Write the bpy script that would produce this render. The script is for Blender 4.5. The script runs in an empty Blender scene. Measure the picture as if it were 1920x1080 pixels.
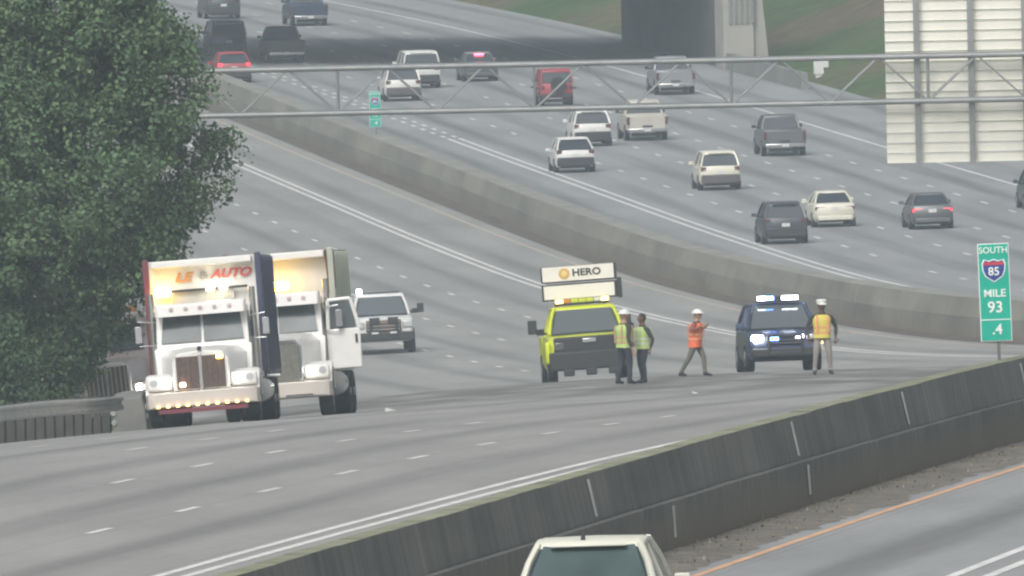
import bpy, bmesh, math, random
import numpy as np
from mathutils import Matrix, Vector
random.seed(7); rng = np.random.default_rng(11)
R = math.radians
scene = bpy.context.scene
col = scene.collection
Z0 = 26.0                                    # camera height above datum

# ------------------------------------------------------------------ camera
cam_d = bpy.data.cameras.new('camera'); cam = bpy.data.objects.new('camera', cam_d); col.objects.link(cam)
FPX = 45253.0                                # focal length in pixels of the 1920 wide photograph
cam_d.sensor_width = 36.0; cam_d.lens = FPX/1920*36.0
cam_d.clip_start = 1.0; cam_d.clip_end = 12000
PITCH = math.atan(1185/FPX); ROLL = R(1.2)
cam.matrix_world = Matrix.Translation((0, 0, Z0)) @ Matrix.Rotation(math.pi/2-PITCH, 4, 'X') @ Matrix.Rotation(-ROLL, 4, 'Z')
scene.camera = cam

# ------------------------------------------------------------------ sky, sun, exposure
world = bpy.data.worlds.new('World'); scene.world = world; world.use_nodes = True
wn = world.node_tree.nodes; wl = world.node_tree.links; wn.clear()
SUN_EL, SUN_AZ = 46.0, 200.0
sky = wn.new('ShaderNodeTexSky'); sky.sky_type = 'NISHITA'; sky.sun_disc = False
sky.sun_elevation = R(SUN_EL); sky.sun_rotation = R(SUN_AZ); sky.air_density = 1.0; sky.dust_density = 6.0; sky.ozone_density = 1.0
hs = wn.new('ShaderNodeHueSaturation'); hs.inputs['Saturation'].default_value = 0.22   # overcast: cloud washes out the blue
bg = wn.new('ShaderNodeBackground'); bg.inputs['Strength'].default_value = 0.125
wo = wn.new('ShaderNodeOutputWorld')
wl.new(sky.outputs[0], hs.inputs['Color']); wl.new(hs.outputs[0], bg.inputs['Color']); wl.new(bg.outputs[0], wo.inputs['Surface'])
sun_d = bpy.data.lights.new('sun', 'SUN'); sun_d.energy = 1.3; sun_d.angle = R(25); sun_d.color = (1, .97, .92)
sun = bpy.data.objects.new('sun', sun_d); col.objects.link(sun)
_sd = Vector((math.sin(R(SUN_AZ))*math.cos(R(SUN_EL)), math.cos(R(SUN_AZ))*math.cos(R(SUN_EL)), math.sin(R(SUN_EL))))
sun.rotation_euler = (-_sd).to_track_quat('-Z', 'Y').to_euler()
sun.location = (0, 0, 200)
vs = scene.view_settings; vs.view_transform = 'Standard'; vs.look = 'None'; vs.gamma = 1.0; vs.use_curve_mapping = False
vs.exposure = 0.02
scene.render.engine = 'CYCLES'
scene.cycles.use_denoising = True
scene.cycles.max_bounces = 6; scene.cycles.volume_bounces = 1
scene.cycles.filter_width = 2.3

# ------------------------------------------------------------------ highway alignment (one curve for both carriageways)
KN = np.arange(-120, 1081, 60.)
KC = np.array([-0.2906, -0.2041, -0.1177, -0.001, -0.1805, -0.4313, -0.6024, -0.6553, -0.5591, -0.3395, -0.1119, -0.1083, -0.0156, 0.0734, -0.0199, -0.0106, -0.1206, -0.2335, -0.3459, -0.4581, -0.5702])*1e-3
KZ = np.array([-12.717, -12.958, -13.392, -14.136, -15.392, -16.936, -18.315, -19.981, -21.796, -23.506, -24.807, -25.46, -25.566, -25.145, -24.535, -23.904, -23.177, -22.374, -21.481, -20.497, -19.422])
BS = np.array([-120, 100, 250, 400, 600, 1080.]); BV = np.array([0.0124, 0.0132, 0.0011, 0.0535, 0.0148, -0.0004])
SG = np.arange(-260, 1600.1, 2.)
def _spl(y):
    t = np.clip((SG-KN[0])/60, 0, len(KN)-1-1e-9); i = t.astype(int); x = t-i; m = np.gradient(y)
    v = (2*x**3-3*x**2+1)*y[i]+(x**3-2*x**2+x)*m[i]+(-2*x**3+3*x**2)*y[i+1]+(x**3-x**2)*m[i+1]
    v = v+np.where(SG > 1080, (SG-1080)*.016, 0)+np.where(SG < -120, (SG+120)*-.003, 0)
    return v
_k = np.interp(SG, KN, KC); _k = np.where((SG < -120) | (SG > 1080), 0, _k)
_i0 = int(np.searchsorted(SG, 0))
HD = np.cumsum(_k)*2; HD = HD-HD[_i0]+.1
GX = np.cumsum(np.sin(HD))*2; GY = np.cumsum(np.cos(HD))*2
GX += -6.461-GX[_i0]; GY += 372.972-GY[_i0]
GZ = _spl(KZ)+Z0; GB = np.interp(SG, BS, BV)
OW, OY, OY2, OW2, LW = 3.92, 7.80, 12.415, 16.331, 3.637      # double line, left edge line, right roadway edge line, its double line, lane width
OE2 = OW2+5*LW
def _ext(S, o):
    w = np.clip((470-S)/120, 0, 1); w = w*w*(3-2*w)
    return -.0035*w*np.maximum(0, -np.maximum(o, -24)-6)**2
def surf(S, o, h=0.):
    S = np.asarray(S, float); o = np.asarray(o, float)
    hd = np.interp(S, SG, HD)
    x = np.interp(S, SG, GX)+o*np.cos(hd); y = np.interp(S, SG, GY)-o*np.sin(hd)
    z = np.interp(S, SG, GZ)+np.interp(S, SG, GB)*np.clip(o, -24, 44)+_ext(S, o)+h
    return np.stack(np.broadcast_arrays(x, y, z), -1)
def P(S, o, h=0.): return Vector(surf(S, o, h))
def frame(S, o, yaw=0., h=0.):
    """Matrix with x to the right, y along the road (away from the camera), z up from the surface"""
    a = P(S, o); ty = (P(S+1.5, o)-P(S-1.5, o)).normalized(); tx = (P(S, o+.9)-P(S, o-.9)).normalized()
    n = tx.cross(ty).normalized(); tx = ty.cross(n)
    m = Matrix((tx, ty, n)).transposed().to_4x4(); m.translation = a+n*h
    return m @ Matrix.Rotation(R(yaw), 4, 'Z')
def on_road(px, py, lo, hi, dz=0.):
    """road coordinates under a pixel of the 1920x1080 photograph"""
    u = px-960; v = py-540; c, s = math.cos(ROLL), math.sin(ROLL); u, v = u*c-v*s, u*s+v*c
    m = (SG >= lo) & (SG <= hi); S = SG[m]; hd = HD[m]; X = GX[m]; Y = GY[m]
    o = (u*Y-FPX*X)/(FPX*np.cos(hd)+u*np.sin(hd)); q = surf(S, o)
    e = -FPX*(q[:, 2]+dz-Z0)/q[:, 1]-1185-v
    i = np.where(e[:-1]*e[1:] <= 0)[0]
    i = i[0] if len(i) else int(np.argmin(abs(e[:-1]))); t = e[i]/(e[i]-e[i+1]) if e[i] != e[i+1] else 0
    t = min(max(t, 0), 1)
    return float(S[i]+2*t), float(o[i]+t*(o[i+1]-o[i]))

# ------------------------------------------------------------------ materials
MATS = {}
def mat(name, c, rough=.6, metal=0., var=.12, scale=3., emit=0., spec=.5, alpha=1., bump=0.):
    if name in MATS: return MATS[name]
    m = bpy.data.materials.new(name); m.use_nodes = True; n = m.node_tree.nodes; l = m.node_tree.links
    b = n['Principled BSDF']; b.inputs['Roughness'].default_value = rough; b.inputs['Metallic'].default_value = metal
    b.inputs['Specular IOR Level'].default_value = spec
    if var > 0:
        tc = n.new('ShaderNodeTexCoord'); nz = n.new('ShaderNodeTexNoise'); nz.inputs['Scale'].default_value = scale; nz.inputs['Detail'].default_value = 5
        cr = n.new('ShaderNodeValToRGB'); cr.color_ramp.elements[0].position = .3; cr.color_ramp.elements[1].position = .7
        cr.color_ramp.elements[0].color = (*[x*(1-var) for x in c], 1); cr.color_ramp.elements[1].color = (*[min(1, x*(1+var)) for x in c], 1)
        l.new(tc.outputs['Object'], nz.inputs['Vector']); l.new(nz.outputs['Fac'], cr.inputs['Fac']); l.new(cr.outputs['Color'], b.inputs['Base Color'])
        if bump:
            bp = n.new('ShaderNodeBump'); bp.inputs['Strength'].default_value = bump; bp.inputs['Distance'].default_value = .05
            l.new(nz.outputs['Fac'], bp.inputs['Height']); l.new(bp.outputs[0], b.inputs['Normal'])
    else:
        b.inputs['Base Color'].default_value = (*c, 1)
    if emit:
        b.inputs['Emission Color'].default_value = (*c, 1); b.inputs['Emission Strength'].default_value = emit
    MATS[name] = m
    return m
def nodes_of(name):
    m = bpy.data.materials.new(name); m.use_nodes = True; MATS[name] = m
    return m, m.node_tree.nodes, m.node_tree.links, m.node_tree.nodes['Principled BSDF']
def ramp(n, stops):
    cr = n.new('ShaderNodeValToRGB'); e = cr.color_ramp.elements
    while len(e) < len(stops): e.new(.5)
    for el, (p, c) in zip(e, stops):
        el.position = p; el.color = (*c, 1) if len(c) == 3 else c
    return cr
def math_n(n, l, op, a, b=None, clamp=False):
    k = n.new('ShaderNodeMath'); k.operation = op; k.use_clamp = clamp
    for i, x in enumerate((a, b)):
        if x is None: continue
        if isinstance(x, (int, float)): k.inputs[i].default_value = x
        else: l.new(x, k.inputs[i])
    return k.outputs[0]
def mixc(n, l, fac, a, b, mode='MIX'):
    k = n.new('ShaderNodeMix'); k.data_type = 'RGBA'; k.blend_type = mode
    if isinstance(fac, (int, float)): k.inputs[0].default_value = fac
    else: l.new(fac, k.inputs[0])
    for i, x in ((6, a), (7, b)):
        if isinstance(x, tuple): k.inputs[i].default_value = (*x, 1)
        else: l.new(x, k.inputs[i])
    return k.outputs[2]
def road_material(name, off0, base, streak=.5, crest=0):
    """worn pavement; UV is (offset in m, station in m): oil streak down every lane, wheel paths, long weathering"""
    m, n, l, b = nodes_of(name)
    uv = n.new('ShaderNodeUVMap'); sp = n.new('ShaderNodeSeparateXYZ'); l.new(uv.outputs[0], sp.inputs[0])
    t = math_n(n, l, 'DIVIDE', math_n(n, l, 'SUBTRACT', sp.outputs[0], off0), LW)
    fr = math_n(n, l, 'FRACT', t)
    d = math_n(n, l, 'ABSOLUTE', math_n(n, l, 'SUBTRACT', fr, .5))              # 0 at lane centre
    mp = n.new('ShaderNodeMapping'); mp.inputs['Scale'].default_value = (.9, .02, 1); l.new(uv.outputs[0], mp.inputs[0])
    nz = n.new('ShaderNodeTexNoise'); nz.inputs['Scale'].default_value = 1.; nz.inputs['Detail'].default_value = 6; l.new(mp.outputs[0], nz.inputs['Vector'])
    mp2 = n.new('ShaderNodeMapping'); mp2.inputs['Scale'].default_value = (.25, .05, 1); l.new(uv.outputs[0], mp2.inputs[0])
    nz2 = n.new('ShaderNodeTexNoise'); nz2.inputs['Scale'].default_value = 1.; nz2.inputs['Detail'].default_value = 8; l.new(mp2.outputs[0], nz2.inputs['Vector'])
    nz3 = n.new('ShaderNodeTexNoise'); nz3.inputs['Scale'].default_value = 3.; nz3.inputs['Detail'].default_value = 8; l.new(uv.outputs[0], nz3.inputs['Vector'])
    st = ramp(n, [(0, (1, 1, 1)), (.10, (.75, .75, .75)), (.22, (.0, .0, .0))]); l.new(d, st.inputs[0])
    sf = math_n(n, l, 'MULTIPLY', st.outputs[0], math_n(n, l, 'MULTIPLY', ramp_out(n, l, nz.outputs['Fac'], .25, .62), streak))
    c1 = ramp(n, [(.3, tuple(x*.84 for x in base)), (.7, tuple(x*1.12 for x in base))]); l.new(nz2.outputs['Fac'], c1.inputs[0])
    c2 = mixc(n, l, sf, c1.outputs[0], tuple(x*.52 for x in base))
    g = ramp(n, [(.35, (.86, .86, .87)), (.65, (1.1, 1.1, 1.08))]); l.new(nz3.outputs['Fac'], g.inputs[0])
    c3 = mixc(n, l, .8, c2, g.outputs[0], 'MULTIPLY')
    lj = ramp(n, [(0, (1, 1, 1)), (.985, (1, 1, 1)), (.993, (.8, .8, .8))]); l.new(math_n(n, l, 'MULTIPLY', d, 2.), lj.inputs[0])
    c4 = mixc(n, l, 1., c3, lj.outputs[0], 'MULTIPLY')
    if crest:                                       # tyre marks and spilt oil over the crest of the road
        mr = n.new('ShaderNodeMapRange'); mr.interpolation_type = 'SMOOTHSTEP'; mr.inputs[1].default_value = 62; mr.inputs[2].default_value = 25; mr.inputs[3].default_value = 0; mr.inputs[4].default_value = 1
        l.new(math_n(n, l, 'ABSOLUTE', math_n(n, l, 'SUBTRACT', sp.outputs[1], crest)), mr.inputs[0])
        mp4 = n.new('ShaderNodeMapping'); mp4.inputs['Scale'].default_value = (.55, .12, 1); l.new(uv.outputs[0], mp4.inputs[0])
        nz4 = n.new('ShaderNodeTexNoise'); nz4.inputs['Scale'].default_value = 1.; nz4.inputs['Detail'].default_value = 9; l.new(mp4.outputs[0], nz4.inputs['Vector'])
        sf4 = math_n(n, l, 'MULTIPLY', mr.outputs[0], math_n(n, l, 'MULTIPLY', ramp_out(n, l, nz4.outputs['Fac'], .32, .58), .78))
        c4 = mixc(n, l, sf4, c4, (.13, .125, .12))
    l.new(c4, b.inputs['Base Color']); b.inputs['Roughness'].default_value = .82; b.inputs['Specular IOR Level'].default_value = .3
    bp = n.new('ShaderNodeBump'); bp.inputs['Strength'].default_value = .25; bp.inputs['Distance'].default_value = .02
    l.new(nz3.outputs['Fac'], bp.inputs['Height']); l.new(bp.outputs[0], b.inputs['Normal'])
    return m
def ramp_out(n, l, fac, lo, hi):
    cr = ramp(n, [(lo, (0, 0, 0)), (hi, (1, 1, 1))]); l.new(fac, cr.inputs[0]); return cr.outputs[0]
def concrete_material(name, base, dark, stretch=(3., 3., .35), moss=0., soil=0., soil_h=.75, soil_c=(.22, .195, .155)):
    """cast concrete with run-down streaks and blotches; UV = (metres along, metres up)"""
    m, n, l, b = nodes_of(name)
    uv = n.new('ShaderNodeUVMap')
    mp = n.new('ShaderNodeMapping'); mp.inputs['Scale'].default_value = (2.6, .22, 1); l.new(uv.outputs[0], mp.inputs[0])
    a = n.new('ShaderNodeTexNoise'); a.inputs['Scale'].default_value = 1.; a.inputs['Detail'].default_value = 8; l.new(mp.outputs[0], a.inputs['Vector'])
    mp2 = n.new('ShaderNodeMapping'); mp2.inputs['Scale'].default_value = (.12, .6, 1); l.new(uv.outputs[0], mp2.inputs[0])
    c = n.new('ShaderNodeTexNoise'); c.inputs['Scale'].default_value = 1.; c.inputs['Detail'].default_value = 6; l.new(mp2.outputs[0], c.inputs['Vector'])
    r1 = ramp(n, [(.36, dark), (.66, base)]); l.new(a.outputs['Fac'], r1.inputs[0])
    r2 = ramp(n, [(.32, (.72, .72, .73)), (.68, (1.12, 1.1, 1.06))]); l.new(c.outputs['Fac'], r2.inputs[0])
    o = mixc(n, l, 1., r1.outputs[0], r2.outputs[0], 'MULTIPLY')
    oi = n.new('ShaderNodeObjectInfo'); r3 = ramp(n, [(0, (.90, .90, .90)), (1, (1.09, 1.09, 1.08))]); l.new(oi.outputs['Random'], r3.inputs[0]); o = mixc(n, l, 1., o, r3.outputs[0], 'MULTIPLY')
    if soil:                                        # splash-back soil along the foot
        sp = n.new('ShaderNodeSeparateXYZ'); l.new(uv.outputs[0], sp.inputs[0])
        sm = n.new('ShaderNodeMapRange'); sm.inputs[1].default_value = soil_h; sm.inputs[2].default_value = .05; sm.inputs[3].default_value = 0; sm.inputs[4].default_value = 1; l.new(math_n(n, l, 'ADD', sp.outputs[1], math_n(n, l, 'MULTIPLY', math_n(n, l, 'SUBTRACT', a.outputs['Fac'], .5), 1.0)), sm.inputs[0])
        o = mixc(n, l, math_n(n, l, 'MULTIPLY', sm.outputs[0], soil, True), o, soil_c)
    l.new(o, b.inputs['Base Color']); b.inputs['Roughness'].default_value = .9; b.inputs['Specular IOR Level'].default_value = .25
    bp = n.new('ShaderNodeBump'); bp.inputs['Strength'].default_value = .4; bp.inputs['Distance'].default_value = .02
    l.new(a.outputs['Fac'], bp.inputs['Height']); l.new(bp.outputs[0], b.inputs['Normal'])
    return m
def terrain_material():
    m, n, l, b = nodes_of('roadside_grass')
    tc = n.new('ShaderNodeTexCoord')
    a = n.new('ShaderNodeTexNoise'); a.inputs['Scale'].default_value = .045; a.inputs['Detail'].default_value = 8; l.new(tc.outputs['Object'], a.inputs['Vector'])
    c = n.new('ShaderNodeTexNoise'); c.inputs['Scale'].default_value = .7; c.inputs['Detail'].default_value = 8; l.new(tc.outputs['Object'], c.inputs['Vector'])
    r = ramp(n, [(.30, (.045, .095, .022)), (.47, (.075, .12, .035)), (.56, (.13, .115, .06)), (.70, (.15, .115, .07))]); l.new(a.outputs['Fac'], r.inputs[0])
    g = ramp(n, [(.3, (.6, .65, .6)), (.7, (1.3, 1.25, 1.2))]); l.new(c.outputs['Fac'], g.inputs[0])
    l.new(mixc(n, l, 1., r.outputs[0], g.outputs[0], 'MULTIPLY'), b.inputs['Base Color']); b.inputs['Roughness'].default_value = .95; b.inputs['Specular IOR Level'].default_value = .1
    bp = n.new('ShaderNodeBump'); bp.inputs['Strength'].default_value = .7; bp.inputs['Distance'].default_value = .25
    l.new(c.outputs['Fac'], bp.inputs['Height']); l.new(bp.outputs[0], b.inputs['Normal'])
    return m

# ------------------------------------------------------------------ mesh helpers
def setp(o, label=None, cat=None, group=None, kind=None):
    if label: o['label'] = label
    if cat: o['category'] = cat
    if group: o['group'] = group
    if kind: o['kind'] = kind
    return o
def link(name, me, parent=None, mw=None):
    o = bpy.data.objects.new(name, me); col.objects.link(o)
    if parent is not None: o.parent = parent
    if mw is not None: o.matrix_world = mw
    return o
def empty(name, mw, label, cat, group=None):
    o = bpy.data.objects.new(name, None); col.objects.link(o); o.empty_display_size = .3; o.matrix_world = mw
    return setp(o, label, cat, group)
class MB:
    def __init__(s): s.v = []; s.f = []; s.mi = []; s.uv = None
    def add(s, v, f, k=0):
        b = len(s.v); s.v += [tuple(x) for x in v]; s.f += [tuple(i+b for i in q) for q in f]; s.mi += [k]*len(f); return s
    def box(s, c, d, k=0, rx=0, rz=0, ry=0, taper=(1, 1), sh=(0, 0)):
        """box centre c, size d; taper scales the top in x,y; sh shifts the top"""
        w, e, h = d[0]/2, d[1]/2, d[2]/2
        q = [(-w, -e, -h), (w, -e, -h), (w, e, -h), (-w, e, -h)]+[(x*taper[0]+sh[0], y*taper[1]+sh[1], h) for x, y in ((-w, -e), (w, -e), (w, e), (-w, e))]
        m = Matrix.Translation(c) @ Matrix.Rotation(rz, 4, 'Z') @ Matrix.Rotation(ry, 4, 'Y') @ Matrix.Rotation(rx, 4, 'X')
        return s.add([m @ Vector(p) for p in q], [(0, 3, 2, 1), (4, 5, 6, 7), (0, 1, 5, 4), (1, 2, 6, 5), (2, 3, 7, 6), (3, 0, 4, 7)], k)
    def cyl(s, a, b, r, r2=None, n=14, k=0, cap=True):
        a = Vector(a); b = Vector(b); r2 = r if r2 is None else r2; d = (b-a).normalized(); u = d.orthogonal().normalized(); w = d.cross(u)
        v = []
        for i in range(n):
            t = 2*math.pi*i/n; q = u*math.cos(t)+w*math.sin(t); v.append(a+q*r)
        for i in range(n):
            t = 2*math.pi*i/n; q = u*math.cos(t)+w*math.sin(t); v.append(b+q*r2)
        f = [(i, (i+1) % n, n+(i+1) % n, n+i) for i in range(n)]
        if cap: f += [tuple(range(n-1, -1, -1)), tuple(range(n, 2*n))]
        return s.add(v, f, k)
    def tube(s, pts, rad, n=8, k=0):
        pts = [Vector(p) for p in pts]; v = []; m = len(pts); rad = rad if hasattr(rad, '__len__') else [rad]*m
        u = None
        for i, p in enumerate(pts):
            d = (pts[min(i+1, m-1)]-pts[max(i-1, 0)]).normalized()
            if u is None: u = d.orthogonal().normalized()
            else: u = (u-d*u.dot(d)).normalized()
            w = d.cross(u)
            v += [p+(u*math.cos(2*math.pi*j/n)+w*math.sin(2*math.pi*j/n))*rad[i] for j in range(n)]
        f = [(i*n+j, i*n+(j+1) % n, (i+1)*n+(j+1) % n, (i+1)*n+j) for i in range(m-1) for j in range(n)]
        f += [tuple(range(n-1, -1, -1)), tuple((m-1)*n+j for j in range(n))]
        return s.add(v, f, k)
    def loft(s, rings, k=0, caps=True):
        n = len(rings[0]); v = [p for r in rings for p in r]
        f = [(i*n+j, i*n+(j+1) % n, (i+1)*n+(j+1) % n, (i+1)*n+j) for i in range(len(rings)-1) for j in range(n)]
        if caps: f += [tuple(range(n-1, -1, -1)), tuple((len(rings)-1)*n+j for j in range(n))]
        return s.add(v, f, k)
    def ball(s, c, r, k=0, n=12, m=8, top=None):
        c = Vector(c); r = Vector(r) if hasattr(r, '__len__') else Vector((r, r, r)); v = []
        for i in range(m+1):
            ph = math.pi*i/m-math.pi/2
            for j in range(n):
                th = 2*math.pi*j/n; v.append(c+Vector((r.x*math.cos(ph)*math.cos(th), r.y*math.cos(ph)*math.sin(th), r.z*math.sin(ph))))
        f = [(i*n+j, i*n+(j+1) % n, (i+1)*n+(j+1) % n, (i+1)*n+j) for i in range(m) for j in range(n)]
        return s.add(v, f, k)
    def quad(s, a, b, c, d, k=0): return s.add([a, b, c, d], [(0, 1, 2, 3)], k)
    def mesh(s, name, mats, smooth=35, fix=True):
        me = bpy.data.meshes.new(name); me.from_pydata(s.v, [], s.f)
        for m in (mats if isinstance(mats, (list, tuple)) else [mats]): me.materials.append(m)
        if any(s.mi): me.polygons.foreach_set('material_index', s.mi)
        if fix:
            bm = bmesh.new(); bm.from_mesh(me); bmesh.ops.remove_doubles(bm, verts=bm.verts, dist=1e-5); bmesh.ops.recalc_face_normals(bm, faces=bm.faces); bm.to_mesh(me); bm.free()
        if smooth:
            me.polygons.foreach_set('use_smooth', [True]*len(me.polygons)); me.set_sharp_from_angle(angle=R(smooth))
        me.update(); return me
    def build(s, name, mats, parent=None, mw=None, smooth=35, bevel=0., seg=2, fix=True):
        o = link(name, s.mesh(name, mats, smooth, fix), parent, mw)
        if bevel:
            b = o.modifiers.new('bevel', 'BEVEL'); b.width = bevel; b.segments = seg; b.limit_method = 'ANGLE'; b.angle_limit = R(40)
        return o
def grid_mesh(name, Ss, offs, hfun, m, uv=True):
    Ss = np.asarray(Ss, float); offs = np.asarray(offs, float); a, b = np.meshgrid(Ss, offs, indexing='ij')
    v = surf(a, b, 0.); v[..., 2] += hfun(a, b); n, k = a.shape
    idx = np.arange(n*k).reshape(n, k)
    f = np.stack([idx[:-1, :-1], idx[:-1, 1:], idx[1:, 1:], idx[1:, :-1]], -1).reshape(-1, 4)
    me = bpy.data.meshes.new(name); me.from_pydata(v.reshape(-1, 3).tolist(), [], f.tolist()); me.materials.append(m)
    if uv:
        ul = me.uv_layers.new(name='UVMap'); st = np.stack([b, a], -1).reshape(-1, 2); ul.data.foreach_set('uv', st[f.reshape(-1)].astype(np.float32).ravel())
    me.polygons.foreach_set('use_smooth', [True]*len(me.polygons)); me.update(); return me
def text(name, body, size, mw, m, parent=None, shear=0., sx=1., ext=.004, align='CENTER', bold=.0):
    cu = bpy.data.curves.new('lettering', 'FONT'); cu.body = body; cu.size = size; cu.align_x = align; cu.align_y = 'CENTER'; cu.shear = shear; cu.extrude = ext; cu.offset = bold; cu.resolution_u = 4
    t = bpy.data.objects.new('tmp', cu); col.objects.link(t); dg = bpy.context.evaluated_depsgraph_get(); dg.update()
    me = bpy.data.meshes.new_from_object(t.evaluated_get(dg)); bpy.data.objects.remove(t); me.materials.clear(); me.materials.append(m)
    me.transform(Matrix.Diagonal((sx, 1, 1, 1))); me.transform(mw); me.name = name
    return link(name, me, parent)
UPRIGHT = Matrix.Rotation(math.pi/2, 4, 'X')     # text facing -y
def face(x, y, z): return Matrix.Translation((x, y, z)) @ UPRIGHT

# ------------------------------------------------------------------ ground, roads, markings
Sg = np.arange(-250, 1581, 10.)
offT = np.array([-400, -250, -150, -90, -60, -45, -35, -28, -25, -23.6, -22, -17, -10, 0, 10, 20, 30, 36, 41, 42.5, 46, 50, 56, 63, 72, 85, 110, 160, 260, 400.])
def hT(a, b):
    h = np.where((b > -23.5) & (b < 41.5), -.35, -.02)
    left = np.interp(-b, [0, 24, 35, 60, 150, 400], [0, 0, 1.2, 4, 8, 10]); right = np.interp(b, [0, 41.5, 46, 72, 110, 400], [0, 0, .9, 10., 13, 14])
    bump = .25*np.sin(a*.11+b*.3)*np.clip((np.abs(b-10)-34)/10, 0, 1)
    return h+np.where(b < -24, left, 0)+np.where(b > 41, right, 0)+bump
terrain = setp(link('terrain', grid_mesh('terrain', Sg, offT, hT, terrain_material())), kind='structure')
terrain['label'] = 'grassy roadside slopes on both sides of the highway'
g = MB(); g.box((0, 1500, Z0-60), (9000, 9000, 10)); gr = setp(g.build('ground', MATS['roadside_grass'], smooth=0), kind='structure'); gr['label'] = 'wide land far below and beyond the highway'
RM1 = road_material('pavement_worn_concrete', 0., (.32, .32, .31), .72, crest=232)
RM2 = road_material('pavement_worn_asphalt', OW2, (.305, .313, .318), .95)
Sr = np.arange(-250, 1581, 5.)
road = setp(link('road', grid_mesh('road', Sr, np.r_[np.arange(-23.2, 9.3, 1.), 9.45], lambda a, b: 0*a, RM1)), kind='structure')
road['label'] = 'grey carriageway left of the median wall, carrying traffic towards the viewer'
road2 = setp(link('road', grid_mesh('road', Sr, np.r_[np.arange(10.95, 41., 1.), 41.4], lambda a, b: 0*a, RM2)), kind='structure')
road2['label'] = 'grey carriageway right of the median wall, carrying traffic away'
shoulder_m = mat('shoulder_soil', (.175, .16, .135), .95, var=.35, scale=1.8, bump=.3)
WHITE = mat('road_paint_white', (.72, .72, .70), .7, var=.22, scale=2.2)
YEL = mat('road_paint_yellow', (.66, .40, .24), .7, var=.2, scale=2.2); YELW = mat('road_paint_worn_yellow', (.50, .43, .34), .7, var=.2, scale=2.2)
def strip(name, S0, S1, o0, o1, m, parent, h=.006, step=4., w=1):
    n = max(2, int(abs(S1-S0)/step)+1)
    return link(name, grid_mesh(name, np.linspace(S0, S1, n), np.linspace(o0, o1, w+1), lambda a, b: 0*a+h, m), parent)
for o in (OW, OW+.46): strip('double_line', -200, 1300, o-.09, o+.09, WHITE, road)
strip('edge_line', -200, 1300, OY-.075, OY+.075, YELW, road)
strip('edge_line', -200, 104, -14.75, -14.6, WHITE, road)
for o in (OW2, OW2+.55): strip('double_line', -200, 805, o-.09, o+.09, WHITE, road2)
strip('edge_line', -200, 1300, OY2-.075, OY2+.075, YEL, road2)
strip('edge_line', -200, 1300, OE2-.09, OE2+.09, WHITE, road2)
def dashes(parent, off, phase, S0, S1, cyc=12.192, ln=3.05, wd=.15, skip=.04):
    s = phase+math.ceil((S0-phase)/cyc)*cyc
    while s < S1:
        if rng.random() > skip:
            strip('lane_dash', s-ln/2, s+ln/2, off-wd/2, off+wd/2, WHITE, parent, h=.0065, step=1.6)
        s += cyc
dashes(road, 0, 0, -60, 104); dashes(road, 0, 719.46, 545, 840); dashes(road, -LW, 22.8, -20, 104); dashes(road, -LW, 564.93, 505, 760)
dashes(road, -2*LW, 57.16, 30, 108); dashes(road, -2*LW, 505.76, 460, 640); dashes(road, -3*LW, 85, 60, 112)
for k, (ph, a, b) in enumerate(((846.55, 470, 1060), (709.74, 520, 1080), (741.16, 560, 1090), (749.57, 600, 1100))): dashes(road2, OW2+(k+1)*LW, ph, a, b)
for o in (OW2, OW2+.55):
    for s in np.arange(808, 1000, 6.1): strip('lane_dash', s-1.3, s+1.3, o-.1, o+.1, WHITE, road2, h=.0065, step=1.6)
# soil and litter banked against both feet of the median wall
def soil(name, S0, S1, oa, ob, hi, lab, sgn):
    Ss = np.arange(S0, S1, .35); u = np.linspace(0, 1, 7)
    a, b = np.meshgrid(Ss, u, indexing='ij')
    wob = .25*np.sin(Ss*.53)+.2*np.sin(Ss*.21+1)+.45*np.convolve(rng.standard_normal(len(Ss)), [.3, .5, .3], 'same')
    offs = oa+(ob-oa)*b*(1+.16*wob[:, None]); hh = .008+hi*(1-b)**1.3*(1+.35*wob[:, None])+.012*rng.random(a.shape)*(1-b)
    hh[:, -1] = .004
    v = surf(a, offs); v[..., 2] += np.maximum(hh, .004); n, k = a.shape; idx = np.arange(n*k).reshape(n, k)
    f = np.stack([idx[:-1, :-1], idx[:-1, 1:], idx[1:, 1:], idx[1:, :-1]], -1).reshape(-1, 4)
    me = bpy.data.meshes.new(name); me.from_pydata(v.reshape(-1, 3).tolist(), [], f.tolist()); me.materials.append(shoulder_m); me.update()
    o = link(name, me); setp(o, lab, kind='structure')
soil('soil_verge', -200, 240, 10.94, 12.1, .025, 'brown soil and litter drifted against the foot of the near median wall', 1)
def litter(S0, S1, n):
    S_ = S0+(S1-S0)*rng.random(n); u = rng.random(n)**1.6; o = 11.0+u*1.0; c = surf(S_, o, .035*(1-u)**1.3+.015)
    a = rng.standard_normal((n, 3))*np.array([1, 1, 1.6]); a /= np.linalg.norm(a, axis=1)[:, None]; d = np.cross(a, rng.standard_normal((n, 3))); d /= np.linalg.norm(d, axis=1)[:, None]
    s = (.012+.05*rng.random(n)**2.5)[:, None]; a = a*s; d = d*s*.35
    v = np.stack([c-a, c+d, c+a, c-d], 1).reshape(-1, 3)
    me = bpy.data.meshes.new('litter'); me.from_pydata(v.tolist(), [], np.arange(4*n).reshape(n, 4).tolist())
    for c_ in ((.24, .21, .155), (.13, .115, .09), (.16, .16, .105), (.30, .27, .21)): me.materials.append(mat('litter_%d' % int(c_[0]*100), c_, .9, var=.2))
    me.polygons.foreach_set('material_index', rng.integers(0, 4, n).tolist()); me.update()
    o = link('litter', me); setp(o, 'dry weeds and leaf litter scattered along the foot of the near wall', kind='stuff')
litter(-70, 120, 2600)
gm = mat('gutter_dirt', (.115, .095, .08), .95, var=.35, scale=1.2, bump=.4)
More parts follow.
